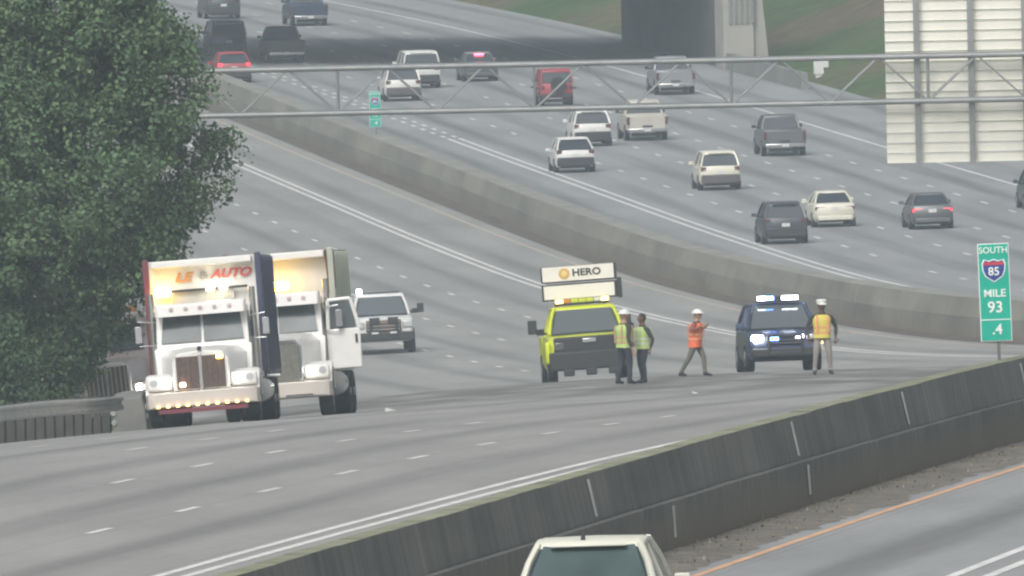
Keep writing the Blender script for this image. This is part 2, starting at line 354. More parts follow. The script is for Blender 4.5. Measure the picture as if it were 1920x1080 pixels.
go = strip('gutter', 380, 1300, 8.55, 9.44, gm, None, h=.012, w=2); setp(go, 'dark dirty gutter along the foot of the far median wall', kind='structure')

# ------------------------------------------------------------------ median wall
CW = concrete_material('wall_concrete_dark', (.212, .214, .205), (.15, .153, .149), soil=.95, soil_h=.62)
CWF = concrete_material('wall_concrete_tan', (.285, .28, .25), (.235, .23, .205), soil=.5, soil_h=.40, soil_c=(.24, .185, .135))
MOSS = mat('mossy_cap', (.25, .26, .175), .95, var=.35, scale=.9)
wall = empty('median_wall', Matrix.Translation(P(0, 10.2)), 'long weathered concrete median wall curving between the two carriageways', 'wall')
INV = wall.matrix_world.inverted()
def prism(name, S0, S1, prof, m, parent, seg=6., side_uv=True, capm=None, capedges=()):
    n = max(2, int((S1-S0)/seg)+1); Ss = np.linspace(S0, S1, n); k = len(prof); v = []
    for s in Ss:
        for (o, h) in prof: v.append(INV @ P(s, o, h))
    f = []; uvs = []; mi = []
    L = [0]
    for i in range(k): L.append(L[-1]+math.hypot(prof[(i+1) % k][0]-prof[i][0], prof[(i+1) % k][1]-prof[i][1]))
    for i in range(n-1):
        for j in range(k):
            q = (i*k+j, i*k+(j+1) % k, (i+1)*k+(j+1) % k, (i+1)*k+j); f.append(q)
            h0, h1 = prof[j][1], prof[(j+1) % k][1]
            uvs += [(Ss[i], h0), (Ss[i], h1), (Ss[i+1], h1), (Ss[i+1], h0)]; mi.append(1 if (capm and j in capedges) else 0)
    for i0, rev in ((0, True), (n-1, False)):
        q = [i0*k+j for j in range(k)]; q = q[::-1] if rev else q; f.append(tuple(q)); uvs += [(prof[j % k][0], prof[j % k][1]) for j in (range(k-1, -1, -1) if rev else range(k))]; mi.append(0)
    me = bpy.data.meshes.new(name); me.from_pydata(v, [], f); me.materials.append(m)
    if capm: me.materials.append(capm)
    me.polygons.foreach_set('material_index', mi)
    ul = me.uv_layers.new(name='UVMap'); ul.data.foreach_set('uv', np.array(uvs, np.float32).ravel())
    bm = bmesh.new(); bm.from_mesh(me); bmesh.ops.recalc_face_normals(bm, faces=bm.faces); bm.to_mesh(me); bm.free(); me.update()
    return link(name, me, parent)
def wall_run(S0, S1, ln, m, capm, tl=10.27, j=.012):
    s = S0
    while s < S1-.01:
        e = min(s+ln, S1)
        dx = .008*rng.standard_normal(); dh = .004*rng.standard_normal()
        prism('wall_panel', s+j, e-j, [(9.42, -.25), (9.47, .72), (10.88+dx, .72), (10.93+dx, -.25)], m, wall)
        prism('cap_panel', s+j+.3, e-j+.3, [(tl-.22, .728), (tl, 1.40+dh), (10.60, 1.40+dh), (10.74+dx, .728)], m, wall, capm=capm, capedges=(1,))
        s = e
wall_run(-200, -80, 6.1, CW, MOSS); wall_run(-80, 190, 3.05, CW, MOSS)
wall_run(190, 430, 24., CW, MOSS)
wall_run(430, 1300, 12.2, CWF, mat('dusty_cap', (.27, .265, .235), .9, var=.25, scale=.5), 9.72, .04)
for px, py, pz in ((1097, 936, 1), (1152, 985, 0), (1442, 826, 1), (1453, 905, 0), (1733, 766, 1), (1878, 712, 1)):       # pale mineral runs at joints
    S_, o_ = on_road(px, py, -120, 140, 1.05 if pz else .4)
    h0, h1 = (.80, 1.33) if pz else (.2, .66)
    oo = (lambda h: 10.60+(1.40-h)*.213+.012) if pz else (lambda h: 10.88+(.72-h)*.052+.012)
    b = MB(); w = .05
    v = [INV @ P(S_+ds, oo(h)+t, h) for t in (0, .01) for h in (h0, h1) for ds in (-.13, .13)]
    b.add(v, [(4, 5, 7, 6), (0, 2, 3, 1), (0, 1, 5, 4), (2, 6, 7, 3), (0, 4, 6, 2), (1, 3, 7, 5)]); b.build('joint_stain', mat('lime_run', (.55, .56, .56), .9, var=.15), wall, smooth=0)

# ------------------------------------------------------------------ overpass (deck above the frame), abutment and wing wall
def SB(o, far): return (955 if far else 907)+(41-o)*.8
BC = mat('bridge_concrete', (.22, .22, .21), .9, var=.18, scale=.4)
bridge = empty('overpass_bridge', Matrix.Translation(P(931, 41)), 'concrete road overpass with dark underside at the top of the picture', 'bridge')
BI = bridge.matrix_world.inverted()
def hex8(name, pts, m, bevel=0.):
    b = MB(); b.add([BI @ Vector(p) for p in pts], [(0, 3, 2, 1), (4, 5, 6, 7), (0, 1, 5, 4), (1, 2, 6, 5), (2, 3, 7, 6), (3, 0, 4, 7)]); return b.build(name, m, bridge, smooth=0, bevel=bevel)
def lift(S, o, h): return P(S, o, h)
zd = P(931, 30).z+6.0
def dk(S, o, z): q = P(S, o); q.z = z; return q
hex8('deck', [dk(SB(-45, 0), -45, zd+1.6), dk(SB(41.2, 0), 41.2, zd+1.6), dk(SB(41.2, 1), 41.2, zd+1.6), dk(SB(-45, 1), -45, zd+1.6), dk(SB(-45, 0), -45, zd+2.6), dk(SB(41.2, 0), 41.2, zd+2.6), dk(SB(41.2, 1), 41.2, zd+2.6), dk(SB(-45, 1), -45, zd+2.6)], BC)
for q in np.linspace(.02, .94, 8):
    s_ = lambda o: SB(o, 0)+q*48
    hex8('girder', [dk(s_(-42), -42, zd), dk(s_(41.5), 41.5, zd), dk(s_(41.5)+.9, 41.5, zd), dk(s_(-42)+.9, -42, zd), dk(s_(-42), -42, zd+1.59), dk(s_(41.5), 41.5, zd+1.59), dk(s_(41.5)+.9, 41.5, zd+1.59), dk(s_(-42)+.9, -42, zd+1.59)], BC)
for far in (0, 1):
    s_ = lambda o: SB(o, far)+(-.3 if not far else 0)
    hex8('parapet', [dk(s_(-45), -45, zd+2.61), dk(s_(41.2), 41.2, zd+2.61), dk(s_(41.2)+.3, 41.2, zd+2.61), dk(s_(-45)+.3, -45, zd+2.61), dk(s_(-45), -45, zd+3.5), dk(s_(41.2), 41.2, zd+3.5), dk(s_(41.2)+.3, 41.2, zd+3.5), dk(s_(-45)+.3, -45, zd+3.5)], BC)
DKC = mat('shade_dark_concrete', (.075, .075, .075), .95, var=.25, scale=.3)  # shade under the deck is put into this dark concrete colour
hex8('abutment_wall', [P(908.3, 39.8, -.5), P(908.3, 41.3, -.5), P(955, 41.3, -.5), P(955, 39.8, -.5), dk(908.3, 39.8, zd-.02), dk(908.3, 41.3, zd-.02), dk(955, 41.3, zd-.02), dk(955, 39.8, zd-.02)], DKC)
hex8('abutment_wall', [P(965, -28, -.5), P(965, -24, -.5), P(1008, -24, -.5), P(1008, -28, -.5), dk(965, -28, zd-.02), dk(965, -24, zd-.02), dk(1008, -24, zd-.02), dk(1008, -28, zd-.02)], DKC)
WG = mat('pale_concrete', (.36, .345, .31), .9, var=.15, scale=.5)
hex8('wing_wall', [P(904, 39.6, -.4), P(904, 41.2, -.4), P(908.1, 41.2, -.4), P(908.1, 39.6, -.4), dk(904, 39.6, zd+2), dk(904, 41.2, zd+2), dk(908.1, 41.2, zd+2), dk(908.1, 39.6, zd+2)], WG)
hex8('wing_wall', [P(904.3, 41.22, -.4), P(904.3, 42.1, -.4), P(908.1, 42.1, -.4), P(908.1, 41.22, -.4), dk(904.3, 41.22, zd+1), dk(904.3, 41.6, zd-1.2), dk(908.1, 41.6, zd-1.2), dk(908.1, 41.22, zd+1)], WG)
for i in range(5):
    o_ = 39.9+i*.3
    hex8('flute', [dk(903.86, o_, zd-3.9), dk(903.86, o_+.14, zd-3.9), dk(903.98, o_+.14, zd-3.9), dk(903.98, o_, zd-3.9), dk(903.86, o_, zd-1.4), dk(903.86, o_+.14, zd-1.4), dk(903.98, o_+.14, zd-1.4), dk(903.98, o_, zd-1.4)], BC)
hex8('footing_barrier', [P(866, 39.62, -.2), P(866, 40.1, -.2), P(903.8, 40.1, -.2), P(903.8, 39.62, -.2), P(866, 39.7, .85), P(866, 40.0, .85), P(903.8, 40.0, .85), P(903.8, 39.7, .85)], BC)
b = MB(); b.box((0, 0, .65), (.5, .4, .8)); b.box((.38, -.05, .8), (.26, .3, .4)); b.box((0, 0, -.2), (.3, .3, .95))
S_, o_ = on_road(1402, 152, 800, 960)
cab = b.build('roadside_cabinet', mat('cabinet_white', (.72, .73, .72), .5, var=.05), mw=frame(S_, max(o_, 42.3)), bevel=.02); setp(cab, 'small white roadside cabinet beside the pale bridge wing wall', 'cabinet')

# ------------------------------------------------------------------ sign gantry with the back of an overhead sign
STEEL = mat('galvanised_steel', (.30, .31, .31), .55, .55, var=.12, scale=2.)
GY_ = 731.0; gs = FPX/GY_
def pix(px, py, d):                           # point at depth d seen at a pixel
    u = px-960; v = py-540; c, s = math.cos(ROLL), math.sin(ROLL); u, v = u*c-v*s, u*s+v*c
    return Vector((u*d/FPX, d, Z0-(v+1185)*d/FPX))
ga = pix(415, 136, GY_); gb = pix(1920, 97, GY_); gbot = pix(415, 210, GY_); hgt = ga.z-gbot.z
xl, xr = -20.2, 24.; zt = (ga.z+gb.z)/2; zb = zt-1.36; dep = 1.1
gan = empty('sign_gantry', Matrix.Translation((0, GY_, 0)), 'long grey steel truss gantry spanning the highway', 'gantry')
for y in (-dep/2, dep/2):
    for z in (zb, zt):
        MB().cyl((xl, y, z), (xr, y, z), .085, n=12).build('chord', STEEL, gan)
for ib, x in enumerate(np.arange(-20.05, xr-2.9, 2.98)):
    for y in ((-dep/2, dep/2) if ib % 2 else ()): MB().cyl((x, y, zb), (x, y, zt), .04, n=8).build('strut', STEEL, gan)
    for z in (zb, zt): MB().cyl((x, -dep/2, z), (x, dep/2, z), .035, n=8).build('strut', STEEL, gan)
    for y in (-dep/2, dep/2):
        MB().cyl((x, y, zb), (x+1.49, y, zt), .03, n=8).build('diagonal', STEEL, gan); MB().cyl((x+1.49, y, zt), (x+2.98, y, zb), .03, n=8).build('diagonal', STEEL, gan)
    MB().cyl((x, -dep/2, zt), (x+2.98, dep/2, zt), .03, n=8).build('diagonal', STEEL, gan); MB().cyl((x, dep/2, zb), (x+2.98, -dep/2, zb), .03, n=8).build('diagonal', STEEL, gan)
for x in (xl-.3, xr+.3):
    d_ = GY_; zg = Z0-26
    for y in (-dep/2, dep/2): MB().cyl((x, y, zg-1), (x, y, zt+.3), .16, n=12).build('leg', STEEL, gan)
sl = pix(1665, 308, GY_); sx0 = sl.x; szb = sl.z; SW, SH = 6.4, 19*.3075
sgn = empty('overhead_sign', Matrix.Translation((sx0, GY_+dep/2+.42, szb)), 'unpainted ribbed aluminium back of a big overhead sign on the gantry', 'sign')
ALU = mat('bare_aluminium', (.84, .83, .74), .6, .0, var=.06, scale=1.2)
me = None
for i in range(19):
    if me is None:
        bb = MB(); bb.box((SW/2, 0, .1525), (SW, .03, .28)); bb.box((SW/2, -.03, .022), (SW, .03, .024)); bb.box((SW/2, -.026, .285), (SW, .022, .016)); me = bb.mesh('extruded_panel', ALU, smooth=0)
    o = link('extruded_panel', me, sgn); o.location = (0, 0, i*.3075)
for x in (.95, 2.59, 4.23, 5.7):
    bb = MB(); bb.box((x, -.12, SH/2-.02), (.17, .03, SH+.1)); bb.box((x, -.19, SH/2-.02), (.03, .12, SH+.1)); bb.box((x, -.255, SH/2-.02), (.17, .03, SH+.1)); bb.build('stiffener_beam', STEEL, sgn, smooth=0)

# ------------------------------------------------------------------ mile markers on the median wall
GREEN = mat('sign_green', (.0, .40, .285), .45, var=.05); SWH = mat('sign_white', (.80, .86, .82), .45, var=.03); BLUE = mat('shield_blue', (.03, .05, .25), .45, var=.03); RED = mat('shield_red', (.55, .05, .06), .45, var=.03)
def marker(S_, o_, h, lab, lean=0, detail=True, k=1.):
    m = frame(S_, o_, 0, h); m = Matrix.Translation(m.translation) @ Matrix.Rotation(R(lean), 4, 'Y') @ Matrix.Rotation(R(-3), 4, 'Z') @ Matrix.Scale(k, 4)
    t = empty('mile_marker', m, lab, 'sign', 'mile markers on the median wall')
    W_, H_ = .545, 1.70; zb_ = .33
    MB().box((.03, .05, 1.0), (.055, .04, 2.02)).build('post', mat('post_steel', (.16, .17, .16), .6, .5, var=.1), t, smooth=0)
    MB().box((0, .0, zb_+H_/2), (W_, .012, H_)).build('border', SWH, t, smooth=0, bevel=.005)
    MB().box((0, -.008, zb_+H_/2), (W_-.03, .012, H_-.03)).build('plate', GREEN, t, smooth=0)
    MB().box((0, -.017, zb_+.375), (W_-.04, .006, .016)).build('divider', SWH, t, smooth=0)
    y = -.02
    text('lettering', 'SOUTH', .155, face(0, y, zb_+H_-.12), SWH, t, sx=.98, bold=.002)
    text('lettering', 'MILE', .185, face(0, y, zb_+.83), SWH, t, sx=1.05, bold=.003)
    text('lettering', '93', .275, face(0, y, zb_+.585), SWH, t, sx=1.0, bold=.004)
    text('lettering', '.4', .25, face(0.02, y, zb_+.20), SWH, t, sx=1.0, bold=.004)
    # route shield
    def shield(s, dz=0):
        return [(-.5*s, .28*s), (-.42*s, .46*s), (-.2*s, .40*s), (0, .47*s), (.2*s, .40*s), (.42*s, .46*s), (.5*s, .28*s), (.47*s, -.02*s), (.36*s, -.27*s), (0, -.5*s), (-.36*s, -.27*s), (-.47*s, -.02*s)]
    cz = zb_+1.235
    for nm, s_, yy, mm in (('shield_border', .42, -.018, SWH), ('shield', .375, -.024, BLUE)):
        b = MB(); r_ = shield(s_); b.loft([[(x, yy+.0, cz+z) for x, z in r_], [(x, yy-.005, cz+z) for x, z in r_]]); b.build(nm, mm, t, smooth=0)
    b = MB(); b.box((0, -.031, cz+.118), (.345, .004, .055)); b.build('shield_band', RED, t, smooth=0)
    text('lettering', '85', .20, face(0, -.034, cz-.025), SWH, t, sx=1.0, bold=.003)
S_, o_ = on_road(1867, 671, 20, 100, 1.41)
marker(S_-2.3, 10.3, 1.4, 'green mile marker sign for mile 93 on top of the near median wall', -1.2)
S_, o_ = on_road(707, 251, 700, 900, 1.41)
marker(S_, 10.25, 1.4, 'tiny distant green mile marker on the far median wall below the gantry', 0)

# ------------------------------------------------------------------ vehicles
TYRE = mat('tyre_rubber', (.022, .022, .024), .9, var=.15, scale=9.); RIM = mat('wheel_alloy', (.38, .38, .39), .4, .7, var=.1, scale=8.)
GLASS = mat('tinted_glass', (.03, .04, .05), .08, 0., var=0, spec=.8); GLASSL = mat('windscreen_glass', (.17, .195, .205), .1, .45, var=0, spec=.9)  # windscreen base colour is paler, with reflected sky put into it
BLACK = mat('black_plastic', (.03, .031, .034), .6, var=.1); CHROME = mat('chrome', (.62, .62, .62), .22, .9, var=.05); PLATE = mat('number_plate', (.68, .68, .66), .5, var=.05)
TAIL = mat('tail_lens', (.11, .03, .032), .25, var=.05); TAIL_ON = mat('tail_lens_lit', (.9, .06, .09), .3, var=0, emit=1.6)
LAMP = mat('headlamp_lens', (.55, .57, .58), .15, .2, var=.05); LAMP_ON = mat('headlamp_lit', (1, .98, .93), .3, var=0, emit=45.)
AMBER = mat('amber_beacon_lit', (1, .62, .10), .3, var=0, emit=13.); AMBER_S = mat('amber_marker_lit', (1, .62, .18), .3, var=0, emit=6.)
BLUE_ON = mat('blue_beacon_lit', (.12, .30, 1.), .3, var=0, emit=24.); WHITE_ON = mat('white_beacon_lit', (.82, .87, 1.), .3, var=0, emit=22.)
ORANGE_OFF = mat('amber_lens', (.70, .26, .03), .3, var=.05)
def paint(name, c, rough=.28, metal=0.): return mat('paint_'+name, c, rough, metal, var=.05, scale=1.5, spec=.6)
def ring(hw, zb, zt, y, tuck=.10, top=.06, crown=.0):
    return [(-hw+tuck, y, zb), (hw-tuck, y, zb), (hw, y, zb+.16), (hw, y, zb+(zt-zb)*.62), (hw-top*.4, y, zt-.05), (hw-top-.06, y, zt), (0, y, zt+crown), (-hw+top+.06, y, zt), (-hw+top*.4, y, zt-.05), (-hw, y, zb+(zt-zb)*.62), (-hw, y, zb+.16)]
def wheel(t, x, y, r, w, hub=True, dual=False):
    sx = 1 if x > 0 else -1
    b = MB(); n = 20; prof = [(r*.62, -w/2), (r*.93, -w/2), (r, -w/2+.035), (r, w/2-.035), (r*.93, w/2), (r*.62, w/2)]
    rings = []
    for i in range(n):
        a = 2*math.pi*i/n; rings.append([(x+q, y+rr*math.cos(a), r+rr*math.sin(a)) for rr, q in prof])
    rings.append(rings[0]); b.loft(rings, caps=False); o = b.build('tyre', TYRE, t, smooth=40)
    c = MB(); c.cyl((x-sx*w*.35, y, r), (x+sx*w*.40, y, r), r*.63, n=18); c.cyl((x+sx*w*.40, y, r), (x+sx*(w*.5+.01), y, r), r*.2, n=10)
    for i in range(5):
        a = 2*math.pi*i/5; c.box((x+sx*w*.42, y+r*.38*math.cos(a), r+r*.38*math.sin(a)), (.03, r*.14, r*.45), rx=a-math.pi/2)
    c.build('rim', RIM, o, smooth=30)
    return o
def quad_panel(t, name, pts, m, inset=.0, push=.012, thick=.02):
    """a pane lying just outside a planar face"""
    p = [Vector(q) for q in pts]; c = sum(p, Vector())/len(p); n = (p[1]-p[0]).cross(p[2]-p[0]).normalized()
    q = [c+(x-c)*(1-inset)+n*push for x in p]; b = MB(); b.loft([[x-n*thick for x in q], q]); return b.build(name, m, t, smooth=0)
KINDS = {
 # L, hw, r, body stations from the REAR: (y, zb, zt, hw-scale); cabin: y0 y1 z (belt) hw / y0 y1 z (roof) hw
 'sedan': dict(L=4.75, hw=.915, r=.335, st=[(0, .46, .86, .86), (.10, .34, 1.0, .95), (.45, .24, 1.04, 1.0), (1.1, .22, 1.0, 1.0), (3.4, .22, .97, 1.0), (4.2, .24, .86, .98), (4.6, .3, .74, .92), (4.75, .4, .62, .8)], cb=(.62, 3.65, .985, .80), ct=(1.35, 2.75, 1.46, .60)),
 'suv': dict(L=4.65, hw=.945, r=.36, st=[(0, .52, .98, .88), (.08, .38, 1.10, .96), (.4, .27, 1.12, 1.0), (1.2, .26, 1.09, 1.0), (3.5, .26, 1.07, 1.0), (4.2, .28, .99, .98), (4.5, .34, .86, .92), (4.65, .44, .72, .82)], cb=(.07, 3.65, 1.08, .86), ct=(.42, 2.75, 1.70, .68)),
 'hatch': dict(L=4.5, hw=.93, r=.35, st=[(0, .50, .92, .88), (.08, .36, 1.04, .96), (.4, .26, 1.07, 1.0), (1.2, .25, 1.04, 1.0), (3.4, .25, 1.0, 1.0), (4.05, .27, .92, .98), (4.35, .33, .8, .92), (4.5, .43, .68, .82)], cb=(.12, 3.6, 1.04, .84), ct=(.85, 2.7, 1.56, .64)),
 'van': dict(L=5.0, hw=.99, r=.36, st=[(0, .50, 1.1, .94), (.06, .36, 1.16, .98), (.4, .27, 1.18, 1.0), (1.2, .26, 1.16, 1.0), (4.0, .26, 1.12, 1.0), (4.5, .28, 1.0, .98), (4.85, .34, .86, .92), (5.0, .44, .72, .82)], cb=(.05, 4.3, 1.15, .93), ct=(.22, 3.4, 1.88, .80)),
 'pickup': dict(L=5.8, hw=1.0, r=.40, st=[(1.95, .42, 1.24, 1.0), (2.0, .36, 1.27, 1.0), (4.0, .36, 1.22, 1.0), (4.9, .38, 1.18, 1.0), (5.6, .42, 1.08, .97), (5.8, .5, .92, .9)], cb=(2.02, 4.35, 1.23, .90), ct=(2.25, 3.7, 1.86, .72)),
 'jeep': dict(L=4.3, hw=.82, r=.41, st=[(0, .5, 1.16, .96), (.05, .46, 1.2, 1.0), (2.6, .46, 1.2, 1.0), (2.75, .48, 1.16, .96), (4.1, .5, 1.1, .80), (4.3, .6, 1.0, .76)], cb=(.04, 2.75, 1.2, .80), ct=(.22, 2.45, 1.84, .70)),
}
def flip(st, L): return [(L-y, zb, zt, k) for y, zb, zt, k in st][::-1]
def car(kind, mw, label, cat, body, near='rear', glass=GLASS, lit=False, roof=None, group=None, name=None, lower=None, lightbar=None, plate=True, sc=1., bands=False):
    K = KINDS[kind]; L, hw, r = K['L'], K['hw'], K['r']
    t = empty(name or {'sedan': 'sedan_car', 'suv': 'suv_car', 'hatch': 'hatchback_car', 'van': 'van', 'pickup': 'pickup_truck', 'jeep': 'off_road_car'}[kind], mw @ Matrix.Scale(sc, 4), label, cat, group)
    F = near == 'front'; Y = (lambda y: L-y) if F else (lambda y: y)
    st = K['st']; b = MB(); rs = [ring(hw*k, zb, zt, Y(y), crown=.015) for y, zb, zt, k in st]; b.loft(rs); b.build('body', body, t, smooth=45)
    if kind == 'pickup':                      # open cargo bed
        b = MB()
        for s in (-1, 1): b.box((s*(hw-.06), Y(1.0), .88), (.12, 1.9, .70))
        b.box((0, Y(1.0), .62), (2*hw-.24, 1.9, .08)); b.box((0, Y(1.92), .95), (2*hw-.24, .06, .5)); b.build('cargo_bed', body, t, bevel=.03)
        MB().box((0, Y(.03), .90), (2*hw-.26, .07, .62)).build('tailgate', body, t, bevel=.02)
        MB().box((0, Y(.0), .70), (.5, .03, .10)).build('tailgate_trim', BLACK, t)
    # cabin shell: roof slab and pillars
    y0, y1, z0, w0 = K['cb']; a0, a1, z1, w1 = K['ct']
    Lo = [(-w0, Y(y0), z0), (w0, Y(y0), z0), (w0, Y(y1), z0), (-w0, Y(y1), z0)]; Hi = [(-w1, Y(a0), z1), (w1, Y(a0), z1), (w1, Y(a1), z1), (-w1, Y(a1), z1)]
    if F: Lo = [Lo[i] for i in (1, 0, 3, 2)]; Hi = [Hi[i] for i in (1, 0, 3, 2)]
    b = MB(); b.add([Vector(p)*.995+Vector((0, 0, .0)) for p in Lo+Hi], [(0, 1, 5, 4), (1, 2, 6, 5), (2, 3, 7, 6), (3, 0, 4, 7)]); b.build('cabin_glass_core', GLASS, t, smooth=0)
    for i in range(4): MB().tube([Lo[i], Vector(Lo[i]).lerp(Vector(Hi[i]), .55)+Vector((Lo[i][0]*.02, 0, .015)), Hi[i]], [.055, .05, .05], n=6).build('pillar', body, t, smooth=60)
    for s in (-1, 1):
        ym = y0+(y1-y0)*.52; am = a0+(a1-a0)*.5; MB().tube([(s*w0, Y(ym), z0), (s*w1, Y(am), z1)], .045, n=6).build('pillar', body, t, smooth=60)
    rr = []; yy = [a0-.06, a0+.02, (a0+a1)/2, a1-.05, a1+.05]; hh = [-.03, .035, .065, .04, -.02]; ww = [.93, 1.02, 1.04, 1.02, .92]
    for y, h, k in zip(yy, hh, ww):
        w = w1*k+.03; rr.append([(-w, Y(y), z1+h-.07), (w, Y(y), z1+h-.07), (w, Y(y), z1+h-.02), (w*.86, Y(y), z1+h), (0, Y(y), z1+h+.012), (-w*.86, Y(y), z1+h), (-w, Y(y), z1+h-.02)])
    b = MB(); b.loft(rr); b.build('roof', roof or body, t, smooth=60)
    ctr = Vector((0, (Y(y0)+Y(y1))/2, (z0+z1)/2))
    def pane(name, i, j, m, ins=.06):
        q = [Lo[i], Lo[j], Hi[j], Hi[i]]; n = (Vector(q[1])-Vector(q[0])).cross(Vector(q[2])-Vector(q[0]))
        if n.dot(Vector(q[0])-ctr) < 0: q = q[::-1]
        quad_panel(t, name, q, m, ins)
    pane('rear_window', 0, 1, glass, .10); pane('windscreen', 2, 3, GLASSL if F else glass, .09); pane('side_window', 1, 2, GLASS, .12); pane('side_window', 3, 0, GLASS, .12)
    # wheels
    wb0, wb1 = (.95, L-.95) if kind != 'pickup' else (1.2, L-1.0)
    if kind == 'jeep': wb0, wb1 = .75, L-.75
    for s in (-1, 1):
        for y in (wb0, wb1): wheel(t, s*(hw-.09), Y(y), r, .24)
    # mirrors
    for s in (-1, 1):
        ym = y1-.35; b = MB(); mz = z0+(-.03 if kind == 'hatch' else .10); b.box((s*(hw+.10), Y(ym), mz), (.20, .10, .15)); b.box((s*(hw-.02), Y(ym), mz-.05), (.14, .06, .05)); b.build('mirror', BLACK if kind in ('pickup', 'jeep') else body, t, bevel=.02)
    tl = TAIL_ON if lit else TAIL
    if not F:
        if kind in ('sedan',):
            for s in (-1, 1): MB().box((s*hw*.70, .055, .82), (hw*.46, .10, .15)).build('tail_light', tl, t, bevel=.02)
            MB().box((0, .0, .40), (hw*1.62, .14, .18)).build('bumper', lower or body, t, bevel=.03)
            if plate: MB().box((0, .0, .80), (.34, .03, .15)).build('number_plate', PLATE, t)
        elif kind in ('suv', 'hatch', 'van'):
            for s in (-1, 1): MB().box((s*hw*.80, .06, .97 if kind != 'van' else 1.15), (hw*.26, .12, .20 if kind != 'van' else .45)).build('tail_light', tl, t, bevel=.02)
            MB().box((0, -.02, .52), (hw*1.84, .18, .40)).build('bumper', lower or BLACK, t, bevel=.05)
            if plate: MB().box((0, -.0, .82), (.34, .03, .15)).build('number_plate', PLATE, t)
            MB().box((0, y0+(a0-y0)*.9-.06, z1-.015), (w1*1.5, .14, .03)).build('roof_spoiler', body, t, bevel=.01)
        elif kind == 'pickup':
            for s in (-1, 1): MB().box((s*(hw-.07), -.015, .98), (.14, .06, .36)).build('tail_light', tl, t, bevel=.015)
            MB().box((0, -.08, .52), (hw*1.9, .16, .17)).build('bumper', CHROME, t, bevel=.03)
            if plate: MB().box((0, -.165, .53), (.32, .02, .14)).build('number_plate', PLATE, t)
        elif kind == 'jeep':
            for s in (-1, 1): MB().box((s*hw*.86, -.02, .98), (.13, .06, .22)).build('tail_light', tl, t, bevel=.015)
            MB().box((0, -.06, .58), (hw*1.95, .16, .16)).build('bumper', BLACK, t, bevel=.03)
            b = MB(); b.cyl((.08, -.05, 1.12), (.08, -.28, 1.12), .40, n=20); b.cyl((.08, -.28, 1.12), (.08, -.30, 1.12), .2, n=14); b.build('spare_wheel', TYRE, t)
            for s in (-1, 1):
                for y in (.75, L-.75): MB().box((s*(hw+.08), y, .92), (.24, 1.0, .06)).build('fender_flare', BLACK, t, bevel=.02)
        MB().box((0, .35, .30), (hw*1.5, .5, .16)).build('underside', BLACK, t)
    if lower is not None:
        pass
    return t
def away(px, py, kind, label, cat, body, lo=420, hi=1080, yaw=0, **k):
    S_, o_ = on_road(px, py, lo, hi); return car(kind, frame(S_, o_, yaw), label, cat, body, **k)
pW = paint('white', (.74, .74, .71)); pC = paint('cream_white', (.74, .72, .60)); pD = paint('charcoal', (.075, .08, .09), .35, .3); pG = paint('grey', (.16, .165, .17), .35, .4); pT = paint('pale_tan', (.52, .50, .44)); pR = paint('red', (.36, .035, .05)); pS = paint('silver', (.34, .36, .37), .35, .5); pB = paint('dark_blue', (.045, .065, .12), .35, .3); pK = paint('black', (.03, .033, .035), .35); pMR = paint('dark_red', (.20, .03, .04)); pLB = paint('pale_blue', (.40, .47, .54), .35, .2)
brown = mat('brown_grey_trim', (.10, .085, .085), .7, var=.1)
TR = 'cars driving away on the right carriageway'
away(1475, 458, 'suv', 'dark grey suv in the lane beside the double white line, left of a white sedan', 'car', pD, group=TR)
away(1567, 426, 'sedan', 'white sedan with unlit tail lights just behind the dark grey suv', 'car', pC, group=TR)
away(1750, 430, 'sedan', 'grey sedan with glowing red tail lights', 'car', pG, lit=True, group=TR)
away(1352, 357, 'suv', 'cream white suv with brown-grey lower bumper in mid road', 'car', pC, lower=brown, group=TR)
away(1080, 324, 'hatch', 'white hatchback close to the double white line, overlapping another white car', 'car', pW, group=TR)
away(1112, 275, 'suv', 'white suv partly hidden behind the white hatchback', 'car', pW, group=TR)
away(1215, 264, 'pickup', 'large pale tan pickup truck below the gantry', 'truck', pT, group=TR)
away(1473, 293, 'pickup', 'dark grey pickup truck left of the big sign back', 'truck', pG, group=TR)
away(1045, 200, 'jeep', 'boxy red off-road car seen through the gantry', 'car', pR, group=TR)
away(1268, 178, 'pickup', 'silver pickup truck seen through the gantry by the bridge wall', 'truck', pS, group=TR)
away(757, 190, 'suv', 'white suv seen through the gantry lattice above the distant mile marker', 'car', pW, lower=brown, group=TR)
away(792, 166, 'van', 'white van cut by the gantry top chord behind a white suv', 'van', pW, group=TR)
bc = away(903, 153, 'sedan', 'dark car with a bright red high brake light behind the gantry top chord', 'car', paint('dark_grey_green', (.10, .115, .115)), lit=True, roof=pS, group=TR)
MB().box((0, 1.12, 1.40), (.5, .08, .09)).build('brake_light', mat('brake_lamp_lit', (1, .10, .18), .3, var=0, emit=9.), bc, bevel=.02)
away(583, 49, 'pickup', 'dark blue pickup truck beyond the bridge shadow, rightmost of the distant group', 'truck', pB, roof=pLB, group=TR)
away(538, 118, 'pickup', 'black pickup truck in the shadow of the overpass', 'truck', pK, group=TR)
away(430, 106, 'van', 'dark van with pale roof beside the tree crown', 'van', pB, roof=pLB, group=TR)
away(420, 36, 'van', 'dark van at the top edge of the picture beside the tree', 'van', pD, group=TR)
away(440, 156, 'hatch', 'red car half hidden by the left end of the gantry', 'car', pR, lit=True, group=TR)
away(1965, 393, 'suv', 'dark green car cut off by the right picture edge', 'car', paint('dark_green', (.03, .06, .05)), group=TR)
